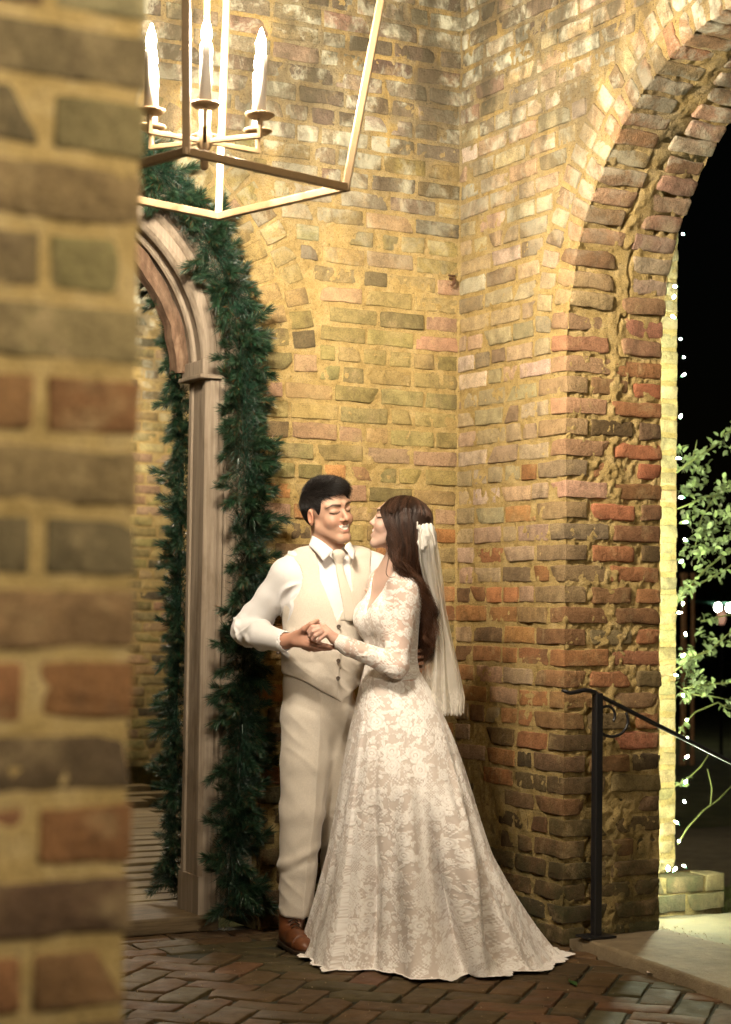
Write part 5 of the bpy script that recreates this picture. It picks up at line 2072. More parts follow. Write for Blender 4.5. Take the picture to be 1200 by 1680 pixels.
vv = np.maximum(vv, 0.085 - np.sqrt((X - g_sh_l[0]) ** 2 + (Y - g_sh_l[1]) ** 2 + (Z - g_sh_l[2]) ** 2))
vv = np.maximum(vv, 0.072 - np.sqrt((X - c(541, 918)[0]) ** 2 + (Y - 0.165) ** 2 + 0 * Z) - 0.3 * np.clip(1.36 - Z, 0, 1))
vV, vQ = fv.mesh(vv.astype(np.float32), smooth=1)
N_ = normals(vV, vQ)
wr = 1 - np.abs(fbm(np.c_[vV[:, 0] * 7, vV[:, 1] * 7, vV[:, 2] * 20 + vV[:, 0] * 16], 2, 44)) * 2.4
vV = vV + N_ * (np.clip(wr, 0, 1) * 0.0045 * sstep(1.25, 1.05, vV[:, 2]))[:, None]
vest = new_obj('vest', mesh_np('vest', vV, vQ, LINEN), groom)


def surf_y(V, x, z, rad=0.012):
    """front-most depth of a mesh near (x, z)"""
    m = (np.abs(V[:, 0] - x) < rad) & (np.abs(V[:, 2] - z) < rad)
    return V[m, 1].min() if m.any() else 0.0


for px, py in ((556, 1028), (555.5, 1084), (555, 1113)):
    q = c(px, py, 0.03)
    m = MB()
    m.lathe([(0.001, 0.0), (0.0068, 0.0005), (0.0075, 0.002), (0.006, 0.0035), (0.0045, 0.0026), (0.001, 0.0026)], (0, 0, 0), 14)
    o = m.build('button', HORN, vest, True)
    o.matrix_local = Matrix.Translation((q[0], surf_y(vV, q[0], q[2]) - 0.001, q[2])) @ Matrix.Rotation(RAD(90), 4, 'X')
q = c(457, 1071, -0.06)
m = MB()
m.lathe([(0.001, 0.0), (0.006, 0.0005), (0.0065, 0.002), (0.001, 0.003)], (0, 0, 0), 12)
o = m.build('cuff_button', HORN, shirt, True)
o.matrix_local = Matrix.Translation((q[0], q[1] - 0.008, q[2])) @ Matrix.Rotation(RAD(80), 4, 'X')

# tie
ft = Field(axis((-0.09, 0.10, 0.0028)), axis((-0.06, 0.2, 0.0028)), axis((1.12, 1.42, 0.0028)))
kz = c(555, 911)
ky = surf_y(sV, kz[0], kz[2] - 0.01) if True else 0
ft.ell((kz[0], ky - 0.016, kz[2] + 0.004), (0.026, 0.015, 0.020), rotm(20, 'Z'), 0.0)
ft.ell((kz[0] + 0.001, ky - 0.012, kz[2] - 0.014), (0.017, 0.013, 0.020), rotm(20, 'Z'), 0.008)
tp_ = []
for i, (px, py) in enumerate(((556, 922), (559, 940), (563, 955), (567, 970), (571, 985), (574, 1000), (577, 1014))):
    q = c(px, py, 0.04)
    tp_.append((q[0], surf_y(sV, q[0], q[2], 0.015) - 0.003, q[2], 0.0135 + 0.0022 * i))
tp_ = np.array(tp_)
for t in np.linspace(0, 5.999, 46):
    i = int(t)
    q = tp_[i] * (1 - t + i) + tp_[i + 1] * (t - i)
    ft.ell(q[:3], (q[3], 0.0048, 0.012), rotm(20, 'Z') @ rotm(-9, 'Y'), 0.002)
tV, tQ = ft.mesh(smooth=1)
new_obj('tie', mesh_np('tie', tV, tQ, SILK), groom)

# trousers
fp = Field(axis((-0.28, 0.16, 0.0048)), axis((-0.05, 0.42, 0.0048)), axis((0.045, 1.03, 0.0055)))
fp.ell(c(522, 1120, 0.17), (0.130, 0.106, 0.11), GT, 0.0)
fp.ell(c(522, 1165, 0.17), (0.126, 0.110, 0.12), GT, 0.04)
leg = [((506, 1180, 0.15), 0.097), ((502, 1250, 0.14), 0.088), ((496, 1330, 0.13), 0.077), ((489, 1420, 0.135), 0.066), ((484, 1511, 0.15), 0.056)]
fp.chain([c(*a) for a, b in leg], [b for a, b in leg], 0.03)
leg2 = [((548, 1180, 0.22), 0.098), ((556, 1330, 0.24), 0.078), ((562, 1510, 0.27), 0.058)]
fp.chain([c(*a) for a, b in leg2], [b for a, b in leg2], 0.03)
X, Y, Z = fp.grid()
hem = c(484, 1511)[2]
ff = np.maximum(fp.f, hem + 0.0 * X + 0.10 * (Y - 0.15) - Z)
# pressed crease down the front of the leg
pV, pQ = fp.mesh(ff.astype(np.float32), smooth=2)
N_ = normals(pV, pQ)
cl = np.interp(pV[:, 2], [c(484, 1511)[2], c(490, 1420)[2], c(498, 1330)[2], c(507, 1180)[2]], [c(494, 1511)[0], c(502, 1420)[0], c(514, 1330)[0], c(524, 1180)[0]])
crease = np.exp(-np.abs((pV[:, 0] - cl) / 0.010)) * (N_[:, 1] < -0.2) * sstep(0.95, 0.8, pV[:, 2])
w1 = 1 - np.abs(vnoise(np.c_[pV[:, 0] * 6, pV[:, 1] * 6, pV[:, 2] * 11 - pV[:, 0] * 9], 55)) * 2.0
w2 = 1 - np.abs(vnoise(np.c_[pV[:, 0] * 5 + 3, pV[:, 1] * 6, pV[:, 2] * 17 + pV[:, 0] * 14], 58)) * 2.4
amp = (0.0025 * np.exp(-((pV[:, 2] - 0.40) / 0.16) ** 2) + 0.001) * sstep(0.95, 0.82, pV[:, 2])
kz_ = 0.006 * np.exp(-((pV[:, 2] - c(490, 1410)[2] - (pV[:, 0] - c(490, 1410)[0]) * 0.5) / 0.018) ** 2) - 0.004 * np.exp(-((pV[:, 2] - c(490, 1425)[2] - (pV[:, 0] - c(490, 1410)[0]) * 0.5) / 0.014) ** 2)
pV = pV + N_ * (0.009 * crease + np.clip(w1, 0, 1) * amp + np.clip(w2, 0, 1) * 0.003 * sstep(0.95, 0.7, pV[:, 2]) + kz_)[:, None]
new_obj('trousers', mesh_np('trousers', pV, pQ, LINEN), groom)

# shoes: pointed at the photographer's right
def shoe(heel, toe, parent):
    h, t = np.array(heel, float), np.array(toe, float)
    d = (t - h)
    Ls = np.linalg.norm(d[:2])
    d = d / Ls
    sd = np.array((-d[1], d[0], 0))
    Rs = np.stack([d, sd, np.array((0, 0, 1.0))], 1)

    def T(x, y, z):
        return h * np.array((1, 1, 0)) + Rs @ np.array((x, y, z))
    lo = np.minimum(h, t) - 0.09
    hi = np.maximum(h, t) + 0.09
    f1 = Field(axis((lo[0], hi[0], 0.003)), axis((lo[1], hi[1], 0.003)), axis((-0.005, 0.14, 0.003)))
    f1.ell(T(0.05, 0, 0.040), (0.055, 0.036, 0.045), Rs, 0.0)
    f1.cap(T(0.055, 0, 0.075), T(0.05, 0, 0.105), 0.036, 0.037, 0.02)
    f1.ell(T(0.15, 0, 0.036), (0.085, 0.041, 0.040), Rs, 0.03)
    f1.ell(T(0.225, 0, 0.028), (0.055, 0.037, 0.028), Rs, 0.02)
    f1.ell(T(0.222, 0, 0.046), (0.004, 0.05, 0.03), Rs, 0.002, 'sub')
    X, Y, Z = f1.grid()
    V1, Q1 = f1.mesh(np.maximum(f1.f, 0.016 - Z + 0 * X + 0 * Y).astype(np.float32), smooth=1)
    up = new_obj('shoe', mesh_np('shoe', V1, Q1, LEATHER), parent)
    f2 = Field(axis((lo[0], hi[0], 0.003)), axis((lo[1], hi[1], 0.003)), axis((-0.006, 0.05, 0.003)))
    f2.ell(T(0.05, 0, 0.01), (0.060, 0.040, 0.05), Rs, 0.0)
    f2.ell(T(0.15, 0, 0.01), (0.09, 0.044, 0.05), Rs, 0.03)
    f2.ell(T(0.222, 0, 0.01), (0.063, 0.041, 0.05), Rs, 0.02)
    X, Y, Z = f2.grid()
    V2, Q2 = f2.mesh(np.maximum(f2.f, np.maximum(Z - 0.018, 0.002 - Z) + 0 * X + 0 * Y).astype(np.float32), smooth=1)
    new_obj('sole', mesh_np('sole', V2, Q2, SOLE), up)
    for i in range(4):
        x = 0.105 + 0.017 * i
        zz = 0.098 - 0.0085 * i
        m = MB()
        m.tube([tuple(T(x, -0.018, zz - 0.008)), tuple(T(x + 0.004, -0.006, zz + 0.002)), tuple(T(x - 0.003, 0.006, zz + 0.002)), tuple(T(x, 0.018, zz - 0.008))], 0.0024, 5)
        m.build('lace', SOLE, up, True)
    return up


shoe(c(468, 1540, 0.20), c(506, 1562, -0.075), groom)
shoe(c(560, 1540, 0.34), c(590, 1550, 0.10), groom)

# ------------------------------------------------------------------ bride
bride = thing('person', 'person with long wavy brown hair in white lace wedding dress, head tilted back laughing', 'person', tuple(CO), -YAW)
BT = rotm(180 - 60, 'Z')
B_FW = BT[:, 1]
BH_O = c(654, 859, -0.03)
BH_R = rotm(180 - 93, 'Z') @ rotm(18, 'X')
BH_S = 0.89
BSK = (0.55, 0.375, 0.30)
b_sh, b_el, b_wr = c(664, 966, -0.085), c(650, 1092, -0.135), c(561, 1055, -0.150)
b_sh2 = c(628, 958, 0.11)
bz0, bz1 = BH_O[2] - 0.135, BH_O[2] + 0.125
f = Field(axis((-0.16, 0.09, 0.0026), (0.09, 0.30, 0.0032), (0.30, 0.36, 0.006)),
          axis((-0.215, -0.09, 0.0026), (-0.09, 0.06, 0.0028), (0.06, 0.24, 0.006)),
          axis((0.02, 0.93, 0.010), (0.93, 1.05, 0.006), (1.05, 1.19, 0.0026), (1.19, bz0, 0.005), (bz0, bz1, 0.0026), (bz1, bz1 + 0.02, 0.006)))


def bride_core(f, g=0.0):
    f.ell(c(648, 985, 0.01), (0.128 + g, 0.078 + g, 0.135 + g), BT, 0.0)
    f.ell(c(643, 1050, 0.01), (0.112 + g, 0.078 + g, 0.12 + g), BT, 0.04)
    f.ell(c(643, 1105, 0.01), (0.112 + g, 0.082 + g, 0.08 + g), BT, 0.04)
    for q in (-1, 1):
        f.ell(c(642, 1014, 0.01) + B_FW * 0.060 + BT[:, 0] * 0.056 * q, (0.056 + g, 0.048 + g, 0.056 + g), BT, 0.055)
    f.cap(c(664, 958, -0.055), c(634, 952, 0.09), 0.040 + g, 0.040 + g, 0.04)


bride_core(f)
f.ell(c(650, 1170, 0.02), (0.155, 0.11, 0.14), BT, 0.05)
for q in (-1, 1):
    f.chain([c(650, 1190, 0.02) + BT[:, 0] * 0.08 * q, c(640, 1370, 0.0) + BT[:, 0] * 0.07 * q, c(648, 1555, 0.02) + BT[:, 0] * 0.06 * q], [0.085, 0.055, 0.038], 0.03)
    f.cap(c(648, 1565, 0.02) + BT[:, 0] * 0.06 * q, c(648, 1570, 0.02) + BT[:, 0] * 0.06 * q + B_FW * 0.12, 0.035, 0.022, 0.02)
head_shape(f, BH_O, BH_R, BH_S, True)
f.cap(BH_O + BH_R @ np.array((0, -0.028, -0.055)), c(650, 935, 0.015), 0.043, 0.048, 0.022)
f.cap(c(650, 935, 0.015), c(662, 950, -0.05), 0.042, 0.036, 0.035)
f.cap(c(650, 935, 0.015), c(634, 948, 0.08), 0.042, 0.036, 0.035)
f.chain([b_sh, b_el, b_wr], [0.047, 0.036, 0.022], 0.03)
f.chain([b_sh2, c(640, 1062, 0.12), c(620, 1000, 0.09)], [0.044, 0.036, 0.024], 0.03)
f.ell(c(614, 985, 0.08), (0.03, 0.014, 0.04), BT, 0.01)
for i in range(4):
    finger(f, [c(612 + i * 3, 975, 0.085 - 0.012 * i), c(608 + i * 3, 962, 0.085 - 0.012 * i), c(606 + i * 3, 952, 0.09 - 0.012 * i)], 0.008, 0.006)
finger(f, [c(616, 985, 0.055), c(606, 975, 0.05), c(602, 968, 0.05)], 0.009, 0.007)
# her left hand laid in his: back of the hand up, fingers dropping over his index finger
f.cap(b_wr, c(550, 1049, -0.150), 0.021, 0.020, 0.01)
f.ell(c(537, 1038, -0.148), (0.040, 0.021, 0.017), rotm(33, 'Y') @ rotm(10, 'X'), 0.014)
finger(f, [c(523, 1028, -0.160), c(513, 1029, -0.160), c(507, 1036, -0.152), c(509, 1043, -0.142)], 0.0092, 0.0066)
finger(f, [c(525, 1032, -0.165), c(514, 1036, -0.166), c(509, 1043, -0.156), c(512, 1048, -0.145)], 0.0090, 0.0066)
finger(f, [c(528, 1037, -0.167), c(518, 1043, -0.168), c(514, 1049, -0.158), c(518, 1052, -0.146)], 0.0086, 0.0064)
finger(f, [c(533, 1042, -0.166), c(525, 1049, -0.166), c(522, 1053, -0.158), c(526, 1055, -0.148)], 0.0078, 0.0058)
finger(f, [c(545, 1040, -0.135), c(532, 1027, -0.125), c(522, 1022, -0.120), c(514, 1024, -0.118)], 0.0098, 0.0068)
V, Q = f.mesh(smooth=1)
C_ = np.tile(np.array(BSK), (len(V), 1)) * (1 + 0.07 * fbm(V * 30, 2, 4))[:, None]
head_paint(V, C_, BH_O, BH_R, BH_S, BSK, True)
hnd = (V[:, 2] < 1.15) & (V[:, 0] < 0.02) & (V[:, 1] < -0.08)
C_[hnd] *= np.array((1.0, 0.90, 0.88))
me = mesh_np('body', V, Q, SKIN)
set_cols(me, C_)
new_obj('body', me, bride)


# ---- lace drawn as a pattern of flowers, leaves, beaded vines and net
def _cells(u, v, cell, seed):
    iu, iv = np.floor(u / cell).astype(np.int64), np.floor(v / cell).astype(np.int64)
    for a in (-1, 0, 1):
        for b in (-1, 0, 1):
            cu, cv = iu + a, iv + b
            h = [_h(cu, cv, np.full_like(cu, k), seed) for k in range(6)]
            yield (cu + 0.5 + (h[0] - 0.5) * 0.6) * cell, (cv + 0.5 + (h[1] - 0.5) * 0.6) * cell, h[2], h[3], h[4], h[5]


def lace(u, v, seed=1, dens=1.0):
    """0 = bare lining, 1 = solid lace thread"""
    m = 0.10 + 0.05 * (np.sin(u * 900) * np.sin(v * 900))
    for (cell, r0, r1, prob) in ((0.105, 0.030, 0.046, 0.80), (0.060, 0.013, 0.021, 0.75), (0.034, 0.0065, 0.0095, 0.5)):
        for cu, cv, h0, h1, h2, h3 in _cells(u + cell * 3.3, v + cell * 1.7, cell, seed + int(cell * 1e4)):
            R = (r0 + (r1 - r0) * h0) * dens
            du, dv = u + cell * 3.3 - cu, v + cell * 1.7 - cv
            r = np.hypot(du, dv)
            th = np.arctan2(dv, du)
            n = np.where(h1 > 0.5, 5, 6)
            w = np.abs(np.cos(n * 0.5 * (th + h2 * 6.28)))
            edge = R * (0.62 + 0.38 * np.sqrt(w))
            ins = sstep(0.0, 0.0018, edge - r) * (h3 < prob)
            fill = 0.62 + 0.25 * np.cos(r / R * 14 + 1) + 0.2 * w
            fill = np.where(r < 0.16 * R, 1.0, np.where(r < 0.27 * R, 0.25, fill))
            rim = np.exp(-((edge - r - 0.002) / 0.0018) ** 2)
            m = np.maximum(m, ins * np.clip(np.maximum(fill, rim), 0, 1))
            # leaves round the flower
            if cell > 0.1:
                for k in range(4):
                    a = h2 * 6.28 + k * 1.57 + 0.5
                    lu, lv = du - np.cos(a) * R * 1.28, dv - np.sin(a) * R * 1.28
                    s_ = lu * np.cos(a + 0.7) + lv * np.sin(a + 0.7)
                    q = -lu * np.sin(a + 0.7) + lv * np.cos(a + 0.7)
                    e = (s_ / (R * 0.46)) ** 2 + (q / (R * 0.17)) ** 2
                    lf = sstep(1.0, 0.8, e) * (h3 < prob) * (0.95 - 0.5 * np.exp(-(q / 0.0012) ** 2))
                    m = np.maximum(m, lf)
    P = np.stack([u * 9.5, v * 8, np.full_like(u, seed * 3.1)], 1)
    for k, (wd, fr) in enumerate(((0.085, 1.0), (0.07, 1.45), (0.06, 2.1))):
        nz = vnoise(P * fr, seed + 40 + k)
        line = np.exp(-(nz / wd) ** 2)
        bead = 0.55 + 0.45 * np.sign(np.sin(u * 330 + 2 * np.sin(v * 50)) * np.sin(v * 330 + 2 * np.sin(u * 50)))
        m = np.maximum(m, line * bead * 0.95)
    # openwork patches of coarser net
    nz = vnoise(P * 0.8 + 5, seed + 70)
    net = np.maximum(np.abs(np.sin((u + v) * 240)), np.abs(np.sin((u - v) * 240)))
    m = np.maximum(m, sstep(0.25, 0.4, nz) * sstep(0.86, 0.95, net) * 0.85)
    return np.clip(m, 0, 1)


LACEM = NT('lace_fabric')
LACEM.set(LACEM.attr('col'), 0.8, 0, 0.25)
LACEM.b.inputs['Sheen Weight'].default_value = 0.25
LACEM.bump(LACEM.attr('lace', 'Fac'), 0.6, 0.0018)
THREAD = np.array((0.86, 0.84, 0.81))
LINING = np.array((0.56, 0.49, 0.44))


def dress_cols(V, m, base):
    return base * (1 - m[:, None]) + THREAD * m[:, None]


# bodice and sleeves
fb_ = Field(axis((-0.02, 0.31, 0.0030)), axis((-0.215, 0.20, 0.0030)), axis((0.93, 1.35, 0.0030)))
bride_core(fb_, 0.0045)
fb_.chain([b_sh, b_el, c(572, 1061, -0.148), c(558.5, 1054, -0.150)], [0.0525, 0.0415, 0.030, 0.0265], 0.028)
fb_.chain([b_sh2, c(640, 1062, 0.12), c(620, 1000, 0.09)], [0.049, 0.041, 0.028], 0.03)
X, Y, Z = fb_.grid()
bc0 = c(648, 985, 0.01)
tl = -((X - bc0[0]) * BT[0, 0] + (Y - bc0[1]) * BT[1, 0])
tf = (X - bc0[0]) * BT[0, 1] + (Y - bc0[1]) * BT[1, 1]
za = c(595, 1008)[2]
vc = np.where(tf > -0.01, np.minimum(0.52 * (Z - za), 0.068) - np.abs(tl), -1)
ff = np.maximum(fb_.f, vc * 0.9)
ff = np.maximum(ff, 0.062 - np.sqrt((X - c(650, 930)[0]) ** 2 + (Y - 0.015) ** 2 + ((Z - c(650, 928)[2]) * 0.8) ** 2))
ff = np.maximum(ff, c(640, 1122)[2] - Z)
V, Q = fb_.mesh(ff.astype(np.float32), smooth=1)
N_ = normals(V, Q)
armw = sstep(0.075, 0.050, np.minimum(np.linalg.norm(np.cross(V - b_sh, (b_el - b_sh) / np.linalg.norm(b_el - b_sh)), axis=1) * 1.0 + 10 * (V[:, 2] > b_sh[2] + 0.04), 9)) * (V[:, 1] < -0.07)
fore = (V[:, 0] < c(630, 1080)[0]) & (V[:, 1] < -0.085) & (V[:, 2] < 1.10)
armw = np.maximum(armw, fore)
chest = sstep(c(640, 985)[2], c(640, 965)[2], V[:, 2])
sheer = np.clip(np.maximum(armw, chest), 0, 1)
uu = np.where(armw > 0.5, V[:, 0] * 0.9 + V[:, 1] * 0.4, V[:, 0] - V[:, 1] * 0.8)
mm = lace(uu * 1.5, V[:, 2] * 1.5, 5)
mm = np.maximum(mm, 0.22)
cuffm = np.exp(-(np.linalg.norm(V - c(560, 1055, -0.150), axis=1) / 0.034) ** 4)
mm = np.maximum(mm, cuffm * 0.9)
nz = np.maximum(0, 1 - np.abs(vnoise(np.c_[V[:, 0] * 14, V[:, 1] * 14, V[:, 2] * 40], 90)) * 2.2)
V = V + N_ * (0.0008 * mm + 0.003 * nz * sstep(1.09, 1.02, V[:, 2]))[:, None]
base = LINING * (1 - sheer[:, None]) + np.array(BSK) * sheer[:, None]
me = mesh_np('bodice', V, Q, LACEM.m)
set_cols(me, dress_cols(V, mm, base))
set_float(me, mm, 'lace')
new_obj('bodice', me, bride)
bodV = V

# skirt with train
wz = c(641, 1098)[2]
HEM = np.array([(-0.010, -0.335), (0.050, -0.385), (0.12, -0.41), (0.22, -0.425), (0.30, -0.44), (0.40, -0.43), (0.52, -0.43), (0.62, -0.37), (0.71, -0.20), (0.770, -0.045),
                (0.745, 0.08), (0.63, 0.22), (0.48, 0.33), (0.30, 0.38), (0.12, 0.40), (-0.04, 0.38), (-0.110, 0.30), (-0.108, 0.15), (-0.088, 0.0), (-0.060, -0.14), (-0.038, -0.25)])


def closed(P, n):
    Pc = np.concatenate([P[-2:], P, P[:3]])
    k = np.arange(len(Pc))
    t = np.linspace(2, 2 + len(P), n, endpoint=False)
    i = t.astype(int)
    fq = (t - i)[:, None]
    p0, p1, p2, p3 = Pc[i - 1], Pc[i], Pc[i + 1], Pc[i + 2]
    return 0.5 * (2 * p1 + (p2 - p0) * fq + (2 * p0 - 5 * p1 + 4 * p2 - p3) * fq ** 2 + (3 * p1 - p0 - 3 * p2 + p3) * fq ** 3)


NS, NTS = 900, 400
hm = closed(HEM, 6000)
seg = np.linalg.norm(np.diff(np.concatenate([hm, hm[:1]]), axis=0), axis=1)
cum = np.concatenate([[0], np.cumsum(seg)])
PER = cum[-1]
# finer where the photograph sees the skirt (front), coarser at the back
sfrac = np.linspace(0, 1, NS, endpoint=False)
wgt = np.interp(np.linspace(0, 1, 600), [0, 0.46, 0.52, 0.76, 0.82, 1], [1, 1, 0.25, 0.25, 1, 1])
cw = np.concatenate([[0], np.cumsum(wgt)])
cw /= cw[-1]
sarc = np.interp(sfrac, cw, np.linspace(0, 1, 601)) * PER
hp = np.stack([np.interp(sarc, cum, np.append(hm[:, 0], hm[0, 0])), np.interp(sarc, cum, np.append(hm[:, 1], hm[0, 1]))], 1)
wc = c(642, 1098, 0.012)[:2]
dirn = hp - np.array((0.30, 0.0))
an = np.arctan2(dirn[:, 1], dirn[:, 0])
ca_, sa_ = np.cos(an), np.sin(an)
wr_ = np.stack([ca_ * 0.094, sa_ * 0.094], 1)
wl = wc + wr_
tt = np.linspace(0, 1, NTS)
T_, S_ = np.meshgrid(tt, sarc, indexing='ij')
g = 0.80 * T_ + 0.20 * T_ ** 4 + 0.11 * np.sin(np.pi * np.clip(T_ * 1.6, 0, 1)) * (1 - T_)
P2 = wl[None] * (1 - g[..., None]) + hp[None] * g[..., None]
zz = wz * np.clip(1 - T_ / 0.955, 0, 1) ** 1.0
nrm = np.stack([np.gradient(hp[:, 1]), -np.gradient(hp[:, 0])], 1)
nrm /= np.linalg.norm(nrm, axis=1, keepdims=True)
if ((hp + nrm * 0.01 - np.array((0.3, 0))) ** 2).sum() < ((hp - np.array((0.3, 0))) ** 2).sum():
    nrm = -nrm
# folds: a few named ones and a soft random set
s1 = vnoise(np.stack([S_ * 4.3 + T_ * 0.9, T_ * 1.2, 0 * S_], -1), 12)
s2 = vnoise(np.stack([S_ * 15 + T_ * 1.5, T_ * 2.2, 0 * S_ + 4], -1), 13)
amp = 0.065 * T_ ** 1.3
fold = amp * (0.75 * (1 - np.abs(s1) * 2) + 0.35 * s2)
s_of = lambda x, y: sarc[np.argmin((hp[:, 0] - x) ** 2 + (hp[:, 1] - y) ** 2)]


def ridge(sx, width, a, t0, t1, drift=0.0):
    d = (S_ - sx - drift * (1 - T_)) / (width * (0.35 + 0.65 * T_))
    return a * np.exp(-d * d) * sstep(t0, t1, T_)


sA = s_of(0.40, -0.43)
fold += ridge(sA - 0.10, 0.085, 0.075, 0.25, 0.75, 0.02)
fold -= ridge(sA + 0.030, 0.036, 0.13, 0.40, 0.8, 0.05)
fold += ridge(sA + 0.12, 0.050, 0.07, 0.30, 0.7, 0.10)
fold -= ridge(sA - 0.30, 0.05, 0.05, 0.2, 0.8, 0.0)
fold += ridge(sA + 0.02, 0.060, 0.055, 0.25, 0.6, 0.42)
fold -= ridge(sA + 0.12, 0.045, 0.050, 0.25, 0.6, 0.42)
fold -= ridge(s_of(0.62, -0.37), 0.045, 0.08, 0.3, 0.9, 0.05)
fold += ridge(s_of(0.75, -0.17), 0.07, 0.03, 0.3, 0.9)
fold -= ridge(s_of(0.10, -0.40), 0.05, 0.025, 0.15, 0.8, 0.0)
P2 = P2 + nrm[None] * fold[..., None]
ruf = 0.006 * (1 + vnoise(np.stack([S_ * 22, T_ * 6, 0 * S_], -1), 21)) * sstep(0.88, 1.0, T_)
zz = zz + ruf + 0.004
P2 = P2 + nrm[None] * (0.020 * vnoise(np.stack([S_ * 26, T_ * 3, 0 * S_], -1), 22) * sstep(0.9, 1.0, T_))[..., None]
P2 = P2 + nrm[None] * (0.007 * np.abs(np.sin(S_ * math.pi / 0.028)) * sstep(0.975, 1.0, T_))[..., None]
SV = np.concatenate([P2, zz[..., None]], -1).reshape(-1, 3)
SF = grid_faces(NS, NTS, True)
per_t = (0.59 * (1 - g[:, 0]) + PER * g[:, 0])[:, None] / PER
s0 = s_of(0.22, -0.425)
du = (S_ - s0 + PER / 2) % PER - PER / 2
U_ = (du * per_t + 0.03 * vnoise(np.stack([S_ * 3, T_ * 3, 0 * S_], -1), 33)).ravel()
V_ = (T_ * 1.02).ravel()
lm = lace(U_ * 1.5, V_ * 1.5, 1)
border = sstep(0.945, 0.965, T_).ravel() * (0.72 + 0.28 * np.sin(U_ * 260) * np.sin(V_ * 300))
lm = np.maximum(lm, border)
lm = np.maximum(lm, 0.75 * np.exp(-((T_.ravel() - 0.0) / 0.03) ** 2))
n_ = normals(SV, SF)
if (n_[:, :2] * np.tile(nrm, (NTS, 1))).sum() < 0:
    SF = SF[:, ::-1]
    n_ = -n_
SV = SV + n_ * (0.0007 * lm)[:, None]
me = mesh_np('skirt', SV, SF, LACEM.m)
set_cols(me, dress_cols(SV, lm, LINING * (1 + 0.05 * fbm(SV * 6, 2, 3))[:, None]))
set_float(me, lm, 'lace')
new_obj('skirt', me, bride)

# ---- hair
hv, hq = hair_cap(BH_O, BH_R, BH_S, [((0, -0.024, 0.040), (0.079, 0.099, 0.073), 0), ((0, -0.05, 0.0), (0.078, 0.075, 0.09), 0.03), ((0, -0.065, -0.07), (0.072, 0.055, 0.09), 0.03)],
                  [((0, 0.118, -0.006), (0.074, 0.078, 0.080), 0.010), ((0, 0.075, -0.10), (0.2, 0.080, 0.085), 0.01)], 'hair', bride, None, None)
rsB = np.random.RandomState(17)
GUI = [
    [(646, 821, -0.030), (626, 834, -0.072), (630, 854, -0.096), (638, 874, -0.104), (640, 893, -0.108), (649, 911, -0.106), (664, 930, -0.104), (684, 965, -0.085), (704, 1005, -0.06), (712, 1035, -0.05)],
    [(655, 818, -0.030), (637, 832, -0.085), (639, 858, -0.110), (648, 882, -0.114), (646, 904, -0.116), (660, 930, -0.108), (678, 957, -0.088), (696, 995, -0.05), (704, 1030, -0.04), (716, 1062, -0.03)],
    [(665, 817, -0.030), (652, 832, -0.090), (652, 862, -0.116), (660, 892, -0.118), (655, 918, -0.112), (672, 943, -0.10), (693, 975, -0.06), (706, 1010, -0.02), (697, 1045, -0.01), (706, 1080, 0.0)],
    [(676, 820, -0.030), (668, 836, -0.090), (668, 866, -0.112), (672, 896, -0.108), (670, 925, -0.098), (684, 955, -0.07), (700, 990, -0.02), (694, 1025, 0.0), (704, 1055, 0.01), (690, 1085, 0.02)],
    [(672, 817, -0.030), (687, 833, -0.080), (685, 872, -0.098), (684, 902, -0.094), (684, 932, -0.07), (692, 962, -0.03), (690, 1000, 0.01), (700, 1035, 0.02), (690, 1065, 0.03), (697, 1090, 0.03)],
    [(676, 817, -0.020), (699, 838, -0.055), (706, 868, -0.062), (702, 905, -0.05), (698, 945, -0.02), (698, 980, 0.01), (706, 1015, 0.03), (696, 1050, 0.04), (700, 1075, 0.04), (694, 1090, 0.04)],
    [(680, 818, 0.0), (704, 842, 0.01), (710, 872, 0.02), (707, 900, 0.04), (702, 940, 0.06), (704, 975, 0.06), (712, 1020, 0.06), (704, 1055, 0.06), (708, 1075, 0.06), (700, 1090, 0.06)],
]
GP = np.array([[c(*p) for p in gg] for gg in GUI])           # 7,10,3
# densify along the length
tq = np.linspace(0, 9, 28)
iq = np.minimum(tq.astype(int), 8)
fq = (tq - iq)
def cr(P, i, f_):
    p0, p1, p2, p3 = P[:, np.maximum(i - 1, 0)], P[:, i], P[:, i + 1], P[:, np.minimum(i + 2, P.shape[1] - 1)]
    f_ = f_[None, :, None]
    return 0.5 * (2 * p1 + (p2 - p0) * f_ + (2 * p0 - 5 * p1 + 4 * p2 - p3) * f_ ** 2 + (3 * p1 - p0 - 3 * p2 + p3) * f_ ** 3)
GP = cr(GP, iq, fq)
NH = 3600
gi = rsB.uniform(0, 5.999, NH)
i0 = gi.astype(int)
w0 = (gi - i0)[:, None, None]
H = GP[i0] * (1 - w0) + GP[i0 + 1] * w0
tt_ = np.linspace(0, 1, 28)[None, :, None]
off = rsB.normal(size=(NH, 1, 3)) * np.array((0.006, 0.010, 0.005))
lock = np.floor(gi * 5).astype(int)
lr_ = np.random.RandomState(4).normal(size=(60, 3))
ph = lr_[lock % 60][:, None, :] * 3 + rsB.normal(size=(NH, 1, 3)) * 0.25
wave = np.sin(tt_ * (27 + 4 * lr_[lock % 60][:, None, :1]) + ph + np.array((0, 1.57, 0.8))) * np.array((0.024, 0.020, 0.008)) * sstep(0.28, 0.75, tt_)
inward = np.clip(1 - tt_ * 4, 0, 1) * 0.0
H = H + off * (0.25 + 1.0 * sstep(0.15, 0.7, tt_)) + wave
Lh_ = ((H - BH_O) @ BH_R) / BH_S
